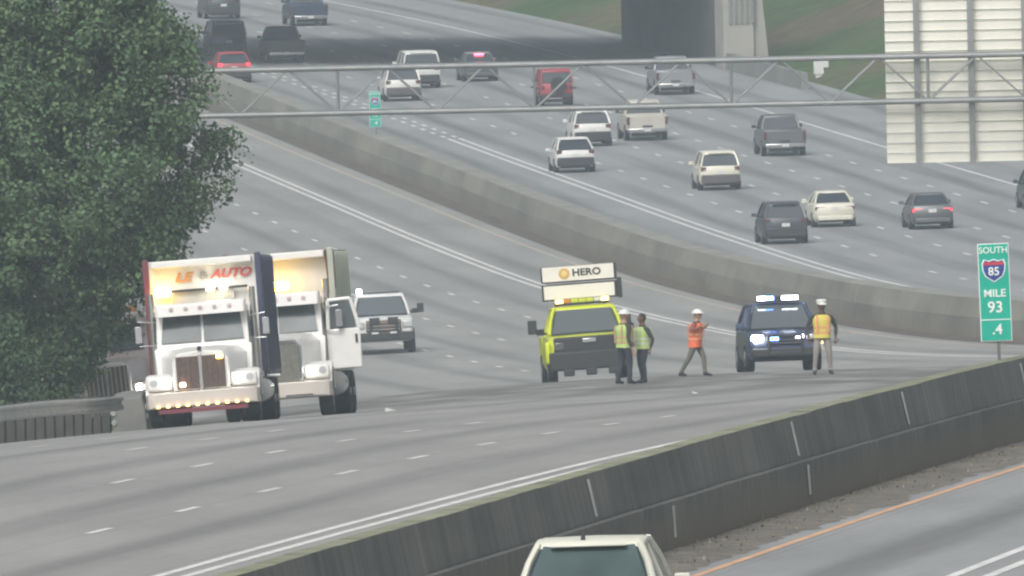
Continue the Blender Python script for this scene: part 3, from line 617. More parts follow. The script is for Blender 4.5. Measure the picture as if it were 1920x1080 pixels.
# the nearest car, only roof and rear window in the frame
S_ = -69.6; nc = car('hatch', frame(S_, 14.72, 3.), 'cream white hatchback nearest the viewer, cut off by the bottom edge', 'car', paint('ivory', (.70, .70, .60)), glass=mat('rear_glass', (.075, .11, .11), .35, 0, var=.3, scale=1.2, spec=.25), group=TR)
b = MB(); b.box((-.08, .95, 1.655), (.06, .16, .09), taper=(.5, .4), sh=(0, .04)); b.build('roof_antenna', BLACK, nc, bevel=.01)
b = MB(); b.box((.1, .36, 1.16), (.62, .02, .025), ry=.12); b.build('rear_wiper', BLACK, nc)
b = MB(); b.box((0, .80, 1.50), (.95, .03, .07)); b.build('rear_visor', mat('dark_tint', (.03, .025, .06), .2, var=.05), nc, bevel=.01)

# ---- front-facing response vehicles
def lightbar(t, x0, x1, y, z, segs, name='light_bar'):
    b = MB(); b.box(((x0+x1)/2, y, z), (x1-x0, .28, .06)); lb = b.build(name, BLACK, t, bevel=.02)
    n = len(segs)
    for i, m in enumerate(segs):
        w = (x1-x0)/n; MB().box((x0+w*(i+.5), y, z+.075), (w*.94, .26, .10)).build('beacon', m, lb, bevel=.015)
    return lb
# police suv
S_, o_ = on_road(1452, 697, 240, 300)
pol = car('suv', frame(max(S_, 268), -7.1, 5.0), 'dark blue police suv with blue roof lights flashing', 'police car', paint('patrol_blue', (.055, .075, .14), .3, .3), near='front', name='police_suv', sc=1.04)
lightbar(pol, -.52, .52, 1.95, 1.80, [WHITE_ON, BLUE_ON, BLACK, WHITE_ON, WHITE_ON])
b = MB(); b.box((0, -.02, .80), (.95, .08, .26)); b.build('grille', BLACK, pol, bevel=.03)
for i in range(3): MB().box((0, -.07, .72+i*.08), (.88, .02, .02)).build('grille_bar', mat('grille_grey', (.22, .22, .24), .4, .4), pol)
for s, m in ((-1, LAMP_ON), (1, LAMP)): MB().box((s*.70, .03, .86), (.30, .14, .15)).build('headlight', m, pol, bevel=.04)
MB().box((-.28, -.085, .84), (.22, .05, .10)).build('grille_beacon', BLUE_ON, pol, bevel=.01); MB().box((.38, -.085, .88), (.20, .05, .09)).build('grille_beacon', WHITE_ON, pol, bevel=.01)
b = MB(); b.box((0, -.06, .48), (1.72, .2, .22)); b.build('bumper', BLACK, pol, bevel=.04)
b = MB()
for s in (-1, 1): b.box((s*.42, -.20, .66), (.07, .07, .52))
b.box((0, -.2, .90), (.86, .06, .06)); b.box((0, -.2, .45), (.86, .06, .10)); b.build('push_bar', BLACK, pol, bevel=.015)
MB().box((.95, .08, .72), (.06, .1, .1)).build('marker_light', AMBER_S, pol)
# pickup with push bumper and beacon on the closed left lanes
pWk = paint('work_white', (.76, .76, .74))
def front_truck(mw, label, name, body, sc, cat='truck'):
    t = car('pickup', mw, label, cat, body, near='front', name=name, sc=sc)
    return t
S_, o_ = on_road(722, 664, 440, 600)
pk = front_truck(frame(S_, o_, -2), 'white pickup truck with dark push bumper and a beacon on its roof', 'response_pickup', pWk, 1.13)
b = MB(); b.box((0, -.03, .92), (1.15, .1, .38)); b.build('grille', mat('grille_bronze', (.16, .11, .08), .4, .4), pk, bevel=.03)
for i in range(3): MB().box((0, -.09, .81+.11*i), (1.08, .03, .03)).build('grille_bar', CHROME, pk)
for s in (-1, 1):
    MB().box((s*.78, .03, .95), (.34, .14, .24)).build('headlight', LAMP, pk, bevel=.04)
    MB().box((s*.3, -.30, 1.10), (.34, .06, .20)).build('push_pad', BLACK, pk, bevel=.02)
    MB().box((s*.42, -.26, .80), (.10, .10, .66)).build('push_upright', BLACK, pk, bevel=.02)
    MB().box((s*.30, -.34, .70), (.22, .03, .06)).build('tow_light', WHITE, pk)
    b = MB(); b.box((s*1.28, 1.55, 1.42), (.22, .12, .30)); b.box((s*1.08, 1.55, 1.34), (.3, .05, .05)); b.build('tow_mirror', BLACK, pk, bevel=.03)
MB().box((0, -.12, .58), (2.0, .26, .26)).build('bumper', BLACK, pk, bevel=.04)
MB().box((-.66, 2.4, 2.02), (.16, .16, .16)).build('beacon', WHITE_ON, pk, bevel=.04)
b = MB(); b.box((0, 2.45, 1.95), (1.3, .1, .04)); b.build('roof_rack', BLACK, pk)
# yellow response truck with message board
pY = paint('lime_yellow', (.62, .70, .03))
S_ = 277.; o_ = -12.4
he = front_truck(frame(S_, o_, 3.2), 'lime yellow response truck with raised white message boards over its cab', 'response_truck', pY, 1.10)
b = MB(); b.box((0, -.04, .90), (1.74, .16, .50)); b.build('grille', BLACK, he, bevel=.04)
for s in (-1, 1):
    MB().box((s*.74, -.09, .93), (.26, .10, .22)).build('headlight', mat('smoked_lamp', (.12, .12, .13), .2, .2, var=.05), he, bevel=.04)
    mx = 1.30 if s < 0 else 1.08
    b = MB(); b.box((s*mx, 1.55, 1.46), (.22 if s < 0 else .10, .12 if s < 0 else .24, .34)); b.box((s*(mx-.15), 1.55, 1.38), (.2, .05, .05)); b.build('tow_mirror', BLACK, he, bevel=.03)
    b = MB(); b.box((s*.98, .9, .80), (.16, 1.0, .55)); b.build('fender', pY, he, bevel=.06)
MB().box((0, -.13, 1.04), (.34, .03, .11)).build('grille_emblem', CHROME, he, bevel=.03)
b = MB(); b.box((0, -.22, .56), (2.02, .3, .46)); b.build('push_bumper', BLACK, he, bevel=.05)
for s in (-1, 0, 1): MB().box((s*.55, -.30, .28), (.26, .2, .18)).build('tow_hook', BLACK, he, bevel=.03)
lightbar(he, -.66, .66, 2.3, 1.97, [AMBER_S, ORANGE_OFF, pY, pY, pY, mat('clear_lens', (.7, .7, .62), .3), AMBER_S])
board = mat('board_white', (.80, .79, .74), .4, var=.03, emit=.0)
b = MB(); b.box((0, 3.2, 2.28), (1.86, .26, .40)); b.build('message_board', BLACK, he, bevel=.02)
b = MB(); b.box((0, 3.2, 2.72), (1.86, .26, .40)); b.build('message_board', BLACK, he, bevel=.02)
MB().box((-.02, 3.055, 2.28), (1.74, .03, .33)).build('board_face', board, he); bf = MB().box((-.02, 3.055, 2.73), (1.76, .03, .36)).build('board_face', board, he)
for s in (-1, 1): MB().box((s*.6, 3.3, 2.1), (.08, .08, .5)).build('board_mast', BLACK, he)
b = MB(); b.cyl((-.36, 3.04, 2.73), (-.36, 3.028, 2.73), .135, n=24); b.build('emblem', mat('emblem_gold', (.62, .40, .10), .5, var=.1), he)
b = MB(); b.cyl((-.36, 3.028, 2.73), (-.36, 3.02, 2.73), .075, n=16); b.build('emblem', mat('emblem_pale_gold', (.75, .58, .25), .5, var=.1), he)
text('lettering', 'HERO', .235, face(.19, 3.03, 2.735), mat('letter_black', (.03, .03, .035), .5, var=0), he, sx=1.15, bold=.006)
MB().box((.985, 3.2, 2.3), (.1, .3, .5)).build('board_motor', BLACK, he, bevel=.02)

# ---- heavy trucks facing the viewer
pTW = paint('truck_white', (.78, .77, .74)); MAROON = paint('maroon', (.16, .04, .06)); NAVY = paint('navy', (.05, .06, .11)); SAGE = paint('pale_sage', (.42, .45, .38))
GRB = mat('radiator_brown', (.13, .09, .075), .5, .3, var=.2, scale=12.); GRG = mat('radiator_grey', (.20, .20, .17), .5, .3, var=.2, scale=12.)
def heavy(mw, label, name, cab, grille, box_h, box_w, side, hood_z=1.78, boxm=pTW, lamps=(LAMP_ON, LAMP_ON), zs=1., sc=1., barm=None):
    t = empty(name, mw @ Matrix.Diagonal((sc, sc, sc*zs, 1)), label, 'truck', 'heavy trucks parked along the left lanes')
    # frame and bumper
    MB().box((0, 4.6, .72), (.9, 8.4, .26)).build('chassis', BLACK, t)
    b = MB(); b.loft([[(-w, y, .46+lz), (w, y, .46+lz), (w, y, .80), (w-.05, y, .84), (-w+.05, y, .84), (-w, y, .80)] for y, w, lz in ((-.08, 1.02, .03), (.0, 1.16, 0), (.28, 1.22, 0))]); b.build('bumper', paint('bumper_pale', (.66, .60, .54), .3, .2), t, smooth=30, bevel=.02)
    # radiator shell and grille
    b = MB(); b.loft([[(-.60, y, .86), (.60, y, .86), (.60, y, hood_z-.22), (.46, y, hood_z-.04), (0, y, hood_z), (-.46, y, hood_z-.04), (-.60, y, hood_z-.22)] for y in (.10, .34)]); b.build('radiator_shell', CHROME if grille is GRG else pTW, t, smooth=30, bevel=.03)
    b = MB(); b.box((0, .085, 1.28), (1.04, .04, hood_z-1.02)); gr_ = b.build('grille', grille, t)
    for i in range(9): MB().box((-.46+i*.115, .055, 1.28), (.022, .03, hood_z-1.04)).build('grille_bar', barm or grille, gr_)
    MB().box((0, .04, 1.28), (.075, .04, hood_z-.92)).build('grille_centre_bar', CHROME, t, bevel=.01)
    MB().box((0, .08, hood_z+.05), (.09, .08, .10)).build('hood_ornament', BLACK, t, bevel=.02)
    # hood rising to the windscreen
    rr = []
    for y, w, z, zb_ in ((.16, .60, hood_z-.02, .95), (.7, .70, hood_z+.06, .95), (1.3, .82, hood_z+.09, .95), (1.95, .95, hood_z+.12, .95)):
        rr.append([(-w, y, zb_), (w, y, zb_), (w, y, z-.22), (w*.82, y, z-.05), (w*.4, y, z), (-w*.4, y, z), (-w*.82, y, z-.05), (-w, y, z-.22)])
    b = MB(); b.loft(rr); b.build('hood', cab, t, smooth=40)
    # fenders
    for s in (-1, 1):
        rr = []
        for i in range(9):
            a = math.pi*(.02+.96*i/8); yc = .88; ro, ri = .66, .55
            y = yc-ro*math.cos(a); z = .62+ro*1.02*math.sin(a); yi = yc-ri*math.cos(a); zi = .62+ri*math.sin(a)
            x0, x1 = s*.60, s*1.21
            rr.append([(x0, yi, zi), (x1, yi, zi), (x1, y-.0, z-.03), (x1-s*.06, y, z), (x0, y, z)])
        b = MB(); b.loft(rr); b.build('fender', cab, t, smooth=50)
        b = MB(); b.box((s*.90, .22, 1.06), (.56, .16, .34)); b.build('headlight_pod', cab, t, bevel=.06)
        m_ = lamps[0 if s < 0 else 1]
        for dx in (-.12, .12):
            b = MB(); b.cyl((s*.90+dx, .145, 1.08), (s*.90+dx, .12, 1.08), .085, n=16); b.build('headlight', m_ if dx*s < 0 else LAMP, t)
        wheel(t, s*1.03, .88, .52, .30)
        for y in (6.2, 7.5): wheel(t, s*.95, y, .52, .56)
        b = MB(); b.cyl((s*1.08, 2.55, 1.3), (s*1.08, 2.55, 3.25), .07, n=14); b.build('exhaust_stack', CHROME, t)
        b = MB(); b.cyl((s*1.02, 2.85, .75), (s*1.02, 4.1, .75), .31, n=18); b.build('fuel_tank', CHROME, t)
        # mirrors
        b = MB(); b.box((s*1.36, 1.95, 2.28), (.14, .10, .40)); b.tube([(s*1.0, 2.05, 2.55), (s*1.36, 1.97, 2.60)], .018, n=6); b.tube([(s*1.0, 2.05, 2.0), (s*1.36, 1.97, 2.0)], .018, n=6); b.build('mirror', CHROME, t, bevel=.02)
    MB().cyl((-1.0, .88, .52), (1.0, .88, .52), .07, n=8).build('axle', BLACK, t)
    # cab
    rr = []
    for y, w, z in ((1.78, 1.0, 1.92), (1.82, 1.0, 1.99), (2.14, .98, 2.78), (2.3, .96, 2.88), (3.3, .96, 2.92), (3.45, .94, 2.85)):
        rr.append([(-w, y, .95), (w, y, .95), (w+.03, y, min(z-.1, 1.95)), (w-.02, y, z-.08), (w*.86, y, z), (-w*.86, y, z), (-w+.02, y, z-.08), (-w-.03, y, min(z-.1, 1.95))])
    b = MB(); b.loft(rr); b.build('cab', cab, t, smooth=40)
    for s, nm in ((-1, 'windscreen'), (1, 'windscreen')):
        quad_panel(t, nm, [(s*.03, 1.815, 2.01), (s*.88, 1.82, 2.02), (s*.82, 2.095, 2.68), (s*.03, 2.085, 2.69)][::(1 if s > 0 else -1)], mat('truck_glass', (.085, .10, .105), .18, 0., var=.35, scale=1.3, spec=.22), .0, .035, .02)
        quad_panel(t, 'side_window', [(s*1.0, 2.25, 2.05), (s*1.0, 3.1, 2.05), (s*.965, 3.05, 2.68), (s*.965, 2.35, 2.68)][::(1 if s > 0 else -1)], GLASS, .0, .03, .02)
    b = MB(); b.loft([[(-w, y, z), (w, y, z), (w, y+.03, z+h), (-w, y+.03, z+h)] for y, w, z, h in ((1.70, .92, 2.66, .26), (1.75, .96, 2.68, .28), (2.2, .96, 2.84, .14))]); v = b.build('sun_visor', cab, t, smooth=20, bevel=.01)
    for i in range(5): MB().box((-.62+i*.31, 1.695, 2.84), (.08, .05, .06)).build('marker_light', mat('marker_lens', (.55, .42, .42), .3), v)
    # cargo box with bulkhead
    y0 = 3.75; y1 = 9.3; w = box_w/2; z0 = 1.05
    b = MB()
    for s in (-1, 1): b.box((s*(w-.05), (y0+y1)/2, (z0+box_h)/2), (.09, y1-y0, box_h-z0))
    b.box((0, y1-.05, (z0+box_h)/2-.1), (box_w-.2, .09, box_h-z0-.2)); b.box((0, (y0+y1)/2, z0+.06), (box_w-.2, y1-y0, .10)); b.build('box_side_walls', side, t, bevel=.015)
    for s in (-1, 1):
        for k in range(7): MB().box((s*(w+.025), y0+.35+k*.8, (z0+box_h)/2), (.05, .10, box_h-z0-.1)).build('side_rib', side, t, bevel=.01)
    MB().box((0, y0+.04, (z0+box_h)/2), (box_w-.1, .08, box_h-z0)).build('bulkhead', boxm, t, bevel=.015)
    MB().box((0, y0-.12, box_h-.09), (box_w-.28, .36, .17)).build('bulkhead_lip', pTW, t, bevel=.03)
    for s in (-1, 1): MB().box((s*(w-.02), y0-.04, (z0+box_h)/2+.1), (.13, .16, box_h-z0-.1)).build('corner_post', MAROON if s < 0 else side, t, bevel=.02)
    return t
T1 = heavy(frame(137.5, -13.22, 2.7), 'heavy white truck with lettered box front and a row of amber bumper lights', 'box_truck', pTW, GRB, 4.03, 2.44, NAVY, hood_z=1.80, zs=.88)
yb = 3.70
text('lettering', 'LE', .30, face(-.42, yb, 3.60), mat('letter_orange', (.62, .28, .06), .5), T1, shear=.3, sx=1.2, bold=.012)
text('lettering', '&', .26, face(.03, yb, 3.61), mat('letter_grey', (.30, .29, .28), .5), T1, sx=1.2, bold=.01)
text('lettering', 'AUTO', .29, face(.60, yb, 3.62), mat('letter_red', (.50, .10, .09), .5), T1, shear=.35, sx=1.05, bold=.014)
b = MB(); b.box((0, yb-.1, 3.28), (1.9, .10, .06)); rk = b.build('beacon_rail', BLACK, T1)
b = MB(); b.box((-.86, yb-.2, 3.28), (.34, .2, .26)); b.build('beacon', AMBER, T1, bevel=.05)
for dx in (-.14, .14): MB().box((.30+dx, yb-.2, 3.30), (.17, .16, .16)).build('beacon', mat('pale_beacon_lit', (1, .88, .62), .3, var=0, emit=14.), T1, bevel=.04)
MB().box((.0, yb-.03, 3.08), (1.3, .05, .34)).build('bulkhead_plate', mat('bulkhead_grey', (.45, .45, .43), .6), T1)
for i in range(10): MB().box((-.95+i*.21, -.11, .50), (.065, .05, .05)).build('marker_light', AMBER_S, T1)
MB().box((0, -.02, .38), (1.9, .1, .10)).build('air_dam', MAROON, T1)
MB().box((.42, .03, 1.62), (.14, .06, .10)).build('grille_beacon', AMBER, T1, bevel=.02); MB().box((-.40, .0, 1.0), (.12, .06, .10)).build('grille_beacon', mat('warm_beacon_lit', (1, .72, .42), .3, var=0, emit=14.), T1, bevel=.02)
T2 = heavy(frame(153.5, -13.15, 1.5), 'heavy white truck with tall grey grille and open cab door, behind the lettered truck', 'dump_truck', pTW, GRG, 3.95, 2.35, SAGE, hood_z=1.90, zs=.92, boxm=mat('box_cream', (.66, .62, .54), .6, var=.08), lamps=(LAMP, LAMP_ON))
b = MB(); b.box((.02, 3.5, 3.15), (.40, .2, .24)); b.build('beacon', AMBER, T2, bevel=.05)
MB().box((-.42, 3.5, 3.08), (.5, .16, .12)).build('beacon', ORANGE_OFF, T2, bevel=.03)
b = MB(); b.tube([(1.08, 3.7, 3.95), (1.12, 3.68, 2.9)], .05, n=8); b.tube([(1.2, 3.7, 3.9), (1.2, 3.68, 3.0)], .04, n=8); b.build('tarp_arm', MAROON, T2)
d = MB(); d.box((1.42, 2.12, 1.55), (.74, .07, .95)); dr = d.build('cab_door', pTW, T2, bevel=.03)
for (x0, z0, x1, z1) in ((1.09, 2.02, 1.12, 2.72), (1.12, 2.72, 1.62, 2.74), (1.62, 2.74, 1.78, 2.02)): MB().tube([(x0, 2.12, z0), (x1, 2.12, z1)], .045, n=8).build('window_frame', pTW, dr)
MB().box((1.42, 2.12, 2.36), (.56, .015, .66)).build('door_glass', GLASSL, dr); MB().box((1.70, 2.07, 1.78), (.05, .05, .20)).build('door_handle', BLACK, dr)
for s in (-1, 1): MB().box((s*.5, -.10, .52), (.6, .05, .05)).build('bumper_trim', CHROME, T2)
STK = mat('pale_bars', (.50, .46, .43), .6, var=.12)
# third truck half hidden by the tree
T3 = heavy(frame(194, -20.45), 'pale truck with one bright headlight, half hidden between the tree and the lettered truck', 'tow_truck', paint('dusty_pink_white', (.52, .46, .44)), GRB, 2.9, 2.4, MAROON, boxm=MAROON, barm=STK, lamps=(LAMP, LAMP_ON), sc=.95)
b = MB(); b.box((.55, 1.95, 3.03), (.5, .2, .14)); b.build('beacon', ORANGE_OFF, T3, bevel=.03); MB().box((.5, 1.95, 3.16), (.55, .2, .12)).build('beacon_cap', WHITE, T3)

# ------------------------------------------------------------------ guardrail, parapet and bull-nose barrier at the left
GR = mat('guardrail_zinc', (.40, .41, .40), .5, .45, var=.15, scale=2.)
gd = empty('guardrail', Matrix.Translation(P(100, -15.55)), 'weathered steel guardrail on posts along the left shoulder', 'guardrail'); GI = gd.matrix_world.inverted()
prof = [(.0, .46), (.05, .50), (.05, .55), (.0, .60), (.0, .64), (.05, .69), (.05, .74), (.0, .78), (-.02, .78), (-.02, .46)]
for s0 in np.arange(56, 145, 7.62):
    b = MB(); b.loft([[GI @ P(s, -15.75+o, h+.012*math.sin(s*.35)) for o, h in prof] for s in np.linspace(s0, min(s0+7.66, 145), 5)]); b.build('rail_beam', GR, gd, smooth=30)
for s in np.arange(56.3, 145, 1.905):
    b = MB(); o0 = -15.98; b.loft([[GI @ P(s+ds, o0+do, h) for ds, do in ((-.05, -.08), (.05, -.08), (.05, .08), (-.05, .08))] for h in (-.3, .82)]); b.build('post', mat('timber_post', (.075, .07, .065), .9, var=.2), gd, smooth=0)
    b = MB(); b.loft([[GI @ P(s+ds, -15.84+do, h) for ds, do in ((-.05, -.06), (.05, -.06), (.05, .06), (-.05, .06))] for h in (.48, .76)]); b.build('block', mat('timber_post', (.13, .12, .11)), gd, smooth=0)
pw = empty('parapet_wall', Matrix.Translation(P(100, -16.4)), 'low dark stained concrete parapet behind the guardrail', 'wall'); PI_ = pw.matrix_world.inverted()
INV = PI_
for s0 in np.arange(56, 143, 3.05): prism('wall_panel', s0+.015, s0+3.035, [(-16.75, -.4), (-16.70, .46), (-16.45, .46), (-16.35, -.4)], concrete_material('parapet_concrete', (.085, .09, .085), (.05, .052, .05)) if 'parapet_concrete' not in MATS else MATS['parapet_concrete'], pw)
bn = empty('barrier_end', frame(145.6, -15.6), 'grey concrete barrier end block at the tip of the guardrail', 'barrier')
b = MB(); b.loft([[(-.40, y, -.1), (.34, y, -.1), (.33, y, .45), (.28, y, z), (-.34, y, z), (-.38, y, .45)] for y, z in ((0, .72), (.5, .84), (2.6, .88))]); b.build('block', mat('block_concrete', (.22, .22, .205), .9, var=.2, scale=1.5), bn, smooth=30, bevel=.03)
for z in (.22, .42, .62): MB().cyl((-.36, -.03, z), (-.36, .06, z), .06, n=10).build('bolt_plate', GR, bn)
for z in (.3, .5): MB().box((.335, .3, z), (.02, .4, .1)).build('reflector', mat('reflector_pale', (.6, .6, .5), .4), bn)
# marker post behind the rail
b = MB(); b.box((0, 0, .55), (.10, .05, 1.1)); dl = b.build('delineator_post', mat('delineator', (.45, .47, .40), .6), mw=frame(122, -16.95)); setp(dl, 'short pale marker post with white cap behind the guardrail', 'post'); MB().box((0, -.01, 1.14), (.16, .07, .14)).build('cap', WHITE, dl, bevel=.02)
# crash litter on the pavement
for i, (px, py, s_) in enumerate(((728, 771, .085), (1302, 738, .06))):
    S_, o_ = on_road(px, py, 60, 250); b = MB(); b.box((0, 0, s_*.3), (s_*1.6, s_, s_*.6), rx=.2, ry=.3); b.box((s_*1.1, .05, s_*.15), (s_*.8, s_*.7, s_*.3), rz=.6)
    o = b.build('road_debris', mat('debris_white', (.72, .72, .70), .6), mw=frame(S_, o_, 20*i)); setp(o, ['white fragment lying on the road right of the two heavy trucks', 'small pale fragment on the road below the orange-jacketed person'][i], 'debris')

# ------------------------------------------------------------------ people
SKIN = {'brown': mat('skin_brown', (.16, .085, .055), .6, var=.05), 'tan': mat('skin_tan', (.42, .25, .17), .6, var=.05)}
def skin_mesh(verts, edges, radii, root=0, sub=2):
    me = bpy.data.meshes.new('body'); me.from_pydata(verts, edges, []); o = bpy.data.objects.new('tmp', me); col.objects.link(o)
    o.modifiers.new('skin', 'SKIN'); 
    if not me.skin_vertices: me.attributes  # layer is made with the modifier
    if len(me.skin_vertices) == 0:
        bpy.context.view_layer.objects.active = o
        with bpy.context.temp_override(object=o, active_object=o): bpy.ops.mesh.customdata_skin_add()
    sv = me.skin_vertices[0].data
    for i, r in enumerate(radii): sv[i].radius = (r, r) if not hasattr(r, '__len__') else r; sv[i].use_root = (i == root)
    s = o.modifiers.new('sub', 'SUBSURF'); s.levels = sub; s.render_levels = sub
    dg = bpy.context.evaluated_depsgraph_get(); dg.update(); out = bpy.data.meshes.new_from_object(o.evaluated_get(dg)); bpy.data.objects.remove(o); return out
def person(mw, label, H=1.8, feet=((-.12, 0), (.12, 0)), knees=None, hands=((-.30, -.05, .82), (.30, -.05, .82)), elbows=None, lean=(0, 0), turn=0., skin='brown', shirt=None, trousers=None, vest=None, stripe=None, hat=None, hatm=None, hair=None, jacket=None, sleeves=None):
    t = empty('person', mw @ Matrix.Rotation(R(turn), 4, 'Z') @ Matrix.Diagonal((H/1.8*1.13, H/1.8*1.13, H/1.8, 1)), label, 'person')
    V = []; E_ = []; Rr = []; tag_ = []
    def v(p, r, par=None):
        V.append(tuple(p)); Rr.append(r); i = len(V)-1
        if par is not None: E_.append((par, i))
        return i
    lx, ly = lean
    pel = v((lx*.3, ly*.3, .95), (.155, .12)); ab = v((lx*.55, ly*.55, 1.12), (.145, .105), pel); ch = v((lx*.9, ly*.9, 1.32), (.165, .115), ab); nk = v((lx*1.05, ly*1.05, 1.48), (.075, .07), ch); hb = v((lx*1.1, ly*1.1-.01, 1.56), (.058, .06), nk)
    hd_ = v((lx*1.12, ly*1.12-.015, 1.62), (.06, .07), hb)
    for s, (fx, fy) in zip((-1, 1), feet):
        hip = v((s*.095+lx*.3, ly*.3, .90), .098, pel)
        kx, ky = (fx*.62+s*.095*.38, fy*.5-.04) if knees is None else knees[0 if s < 0 else 1]
        th = v(((s*.095+kx)/2, (ky+ly*.3)/2-.01, .70), .086, hip); kn = v((kx, ky, .50), .062, th); ca = v((kx*.6+fx*.4, ky*.6+fy*.4+.02, .34), .06, kn); an = v((fx, fy+.02, .09), .043, ca); toe = v((fx+s*.015, fy-.15, .045), .036, an); v((fx, fy+.07, .045), .035, an)
    HP = []
    for s, hp in zip((-1, 1), hands):
        sh = v((s*.195+lx, ly, 1.41), .068, ch); hp = Vector(hp)
        el = Vector(elbows[0 if s < 0 else 1]) if elbows else Vector((s*.27+lx, ly+.06, 1.13))
        ua = v(tuple(Vector((s*.2+lx, ly, 1.41)).lerp(el, .5)), .052, sh); e = v(tuple(el), .044, ua); fa = v(tuple(el.lerp(hp, .5)), .040, e); w = v(tuple(el.lerp(hp, .93)), .028, fa); dirn = (hp-el).normalized(); pa = v(tuple(hp+dirn*.055), (.036, .022), w)
        HP.append((hp+dirn*.05, dirn, s))
    me = skin_mesh(V, E_, Rr)
    # five fingers on each hand, curled
    bm = bmesh.new(); bm.from_mesh(me)
    fb = MB()
    for c, d, s in HP:
        side = d.cross(Vector((0, 1, 0))); side = side.normalized() if side.length > .1 else Vector((1, 0, 0)); nrm = side.cross(d).normalized()
        for j, (o, ln) in enumerate(((-.030, .062), (-.010, .075), (.010, .072), (.028, .058))):
            p0 = c+side*o+d*.02; fb.tube([p0, p0+d*ln*.5+nrm*.004, p0+d*ln*.85+nrm*.018, p0+d*ln+nrm*.035], [.010, .009, .008, .006], n=6)
        p0 = c-side*.034*s*-1-d*.02; fb.tube([p0, p0-side*-.022*s+d*.022, p0-side*-.028*s+d*.05], [.012, .010, .008], n=6)
    # head: skull, jaw, nose, ears, eyes
    hc = Vector((lx*1.15, ly*1.15-.02, 1.675))
    fb2 = MB(); fb2.ball(hc, (.078, .098, .118), n=18, m=12); fb2.ball(hc+Vector((0, -.022, -.058)), (.055, .066, .058), n=14, m=8)
    fb2.loft([[hc+Vector((x, y, z)) for x, y, z in r_] for r_ in (((-.010, -.092, .012), (.010, -.092, .012), (0, -.102, .014)), ((-.018, -.092, -.036), (.018, -.092, -.036), (0, -.122, -.030)))])
    for s in (-1, 1): fb2.ball(hc+Vector((s*.080, .005, -.005)), (.012, .022, .032), n=8, m=6)
    fb2.box(hc+Vector((0, -.088, -.068)), (.042, .01, .012))
    eye = MB()
    for s in (-1, 1): eye.ball(hc+Vector((s*.032, -.088, .008)), .011, n=8, m=6)
    for q in (fb, fb2):
        m2 = q.mesh('x', SKIN[skin], smooth=60); bm.from_mesh(m2); bpy.data.meshes.remove(m2)
    bm.to_mesh(me); bm.free(); me.materials.clear()
    ms = [SKIN[skin], shirt, trousers, mat('boots_black', (.03, .03, .03), .7), sleeves or shirt]
    for m in ms: me.materials.append(m)
    idx = []
    for pl in me.polygons:
        c = pl.center; dh = min((c-h[0]).length for h in HP)
        if c.z > 1.50: k = 0
        elif dh < .115: k = 0
        elif c.z < .13: k = 3
        elif c.z < .99 and abs(c.x-lx*.3) < .235 and dh > .12: k = 2
        elif abs(c.x-lx*.8) > .185 and c.z > .7: k = 4
        else: k = 1
        idx.append(k)
    me.polygons.foreach_set('material_index', idx); me.polygons.foreach_set('use_smooth', [True]*len(idx)); me.name = 'body'
    link('body', me, t)
    eye.build('eyes', mat('eye_dark', (.03, .03, .03), .3, var=0), t)
    if hair: 
        b = MB(); b.ball(hc+Vector((0, .014, .022)), (.086, .098, .112), n=16, m=10); 
        b.v = [(x, y, max(z, hc.z-.01+.06*(1 if y < hc.y-.03 else -.6))) for x, y, z in b.v]; b.build('hair', hair, t, smooth=60)
    if hat == 'helmet':
        b = MB(); rr = []
        for i in range(7):
            a = math.pi/2*i/6; rr.append([(hc.x+(.112*math.cos(a)+.001)*math.cos(q), hc.y+.005+(.132*math.cos(a)+.001)*math.sin(q), hc.z+.045+.115*math.sin(a)) for q in np.linspace(0, 2*math.pi, 18, endpoint=False)])
        b.loft(rr); b.loft([[(hc.x+(.135*k)*math.cos(q), hc.y-.012+(.165*k)*math.sin(q), hc.z+.045+dz) for q in np.linspace(0, 2*math.pi, 18, endpoint=False)] for k, dz in ((1, -.006), (1, .006), (.7, .02))]); b.build('helmet', hatm, t, smooth=50)
    if hat == 'campaign':
        b = MB(); rr = [[(hc.x+.108*k*math.cos(q), hc.y+.005+.125*k*math.sin(q), hc.z+.04+z) for q in np.linspace(0, 2*math.pi, 18, endpoint=False)] for k, z in ((1.02, 0), (1.0, .05), (1.10, .08), (.95, .105), (.5, .115))]
        b.loft(rr); b.box(hc+Vector((0, -.15, .04)), (.15, .10, .012), rx=.3); b.build('cap', hatm, t, smooth=50)
    if vest:
        def tr(z, k=1.): f_ = (z-.95)/.5; return lx*(.3+.65*f_), ly*(.3+.65*f_)
        b = MB(); rr = []
        top = 1.46; lo = .90 if not jacket else .80
        for z, wx, wy in ((lo, .19, .155), (1.02, .178, .145), (1.14, .178, .142), (1.26, .195, .148), (1.36, .20, .15), (1.43, .17, .125), (top, .11, .09)):
            cx, cy = tr(z); rr.append([(cx+wx*math.copysign(abs(math.cos(q))**.75, math.cos(q)), cy+wy*math.copysign(abs(math.sin(q))**.8, math.sin(q)), z) for q in np.linspace(0, 2*math.pi, 20, endpoint=False)])
        b.loft(rr); vo = b.build('jacket' if jacket else 'vest', vest, t, smooth=60)
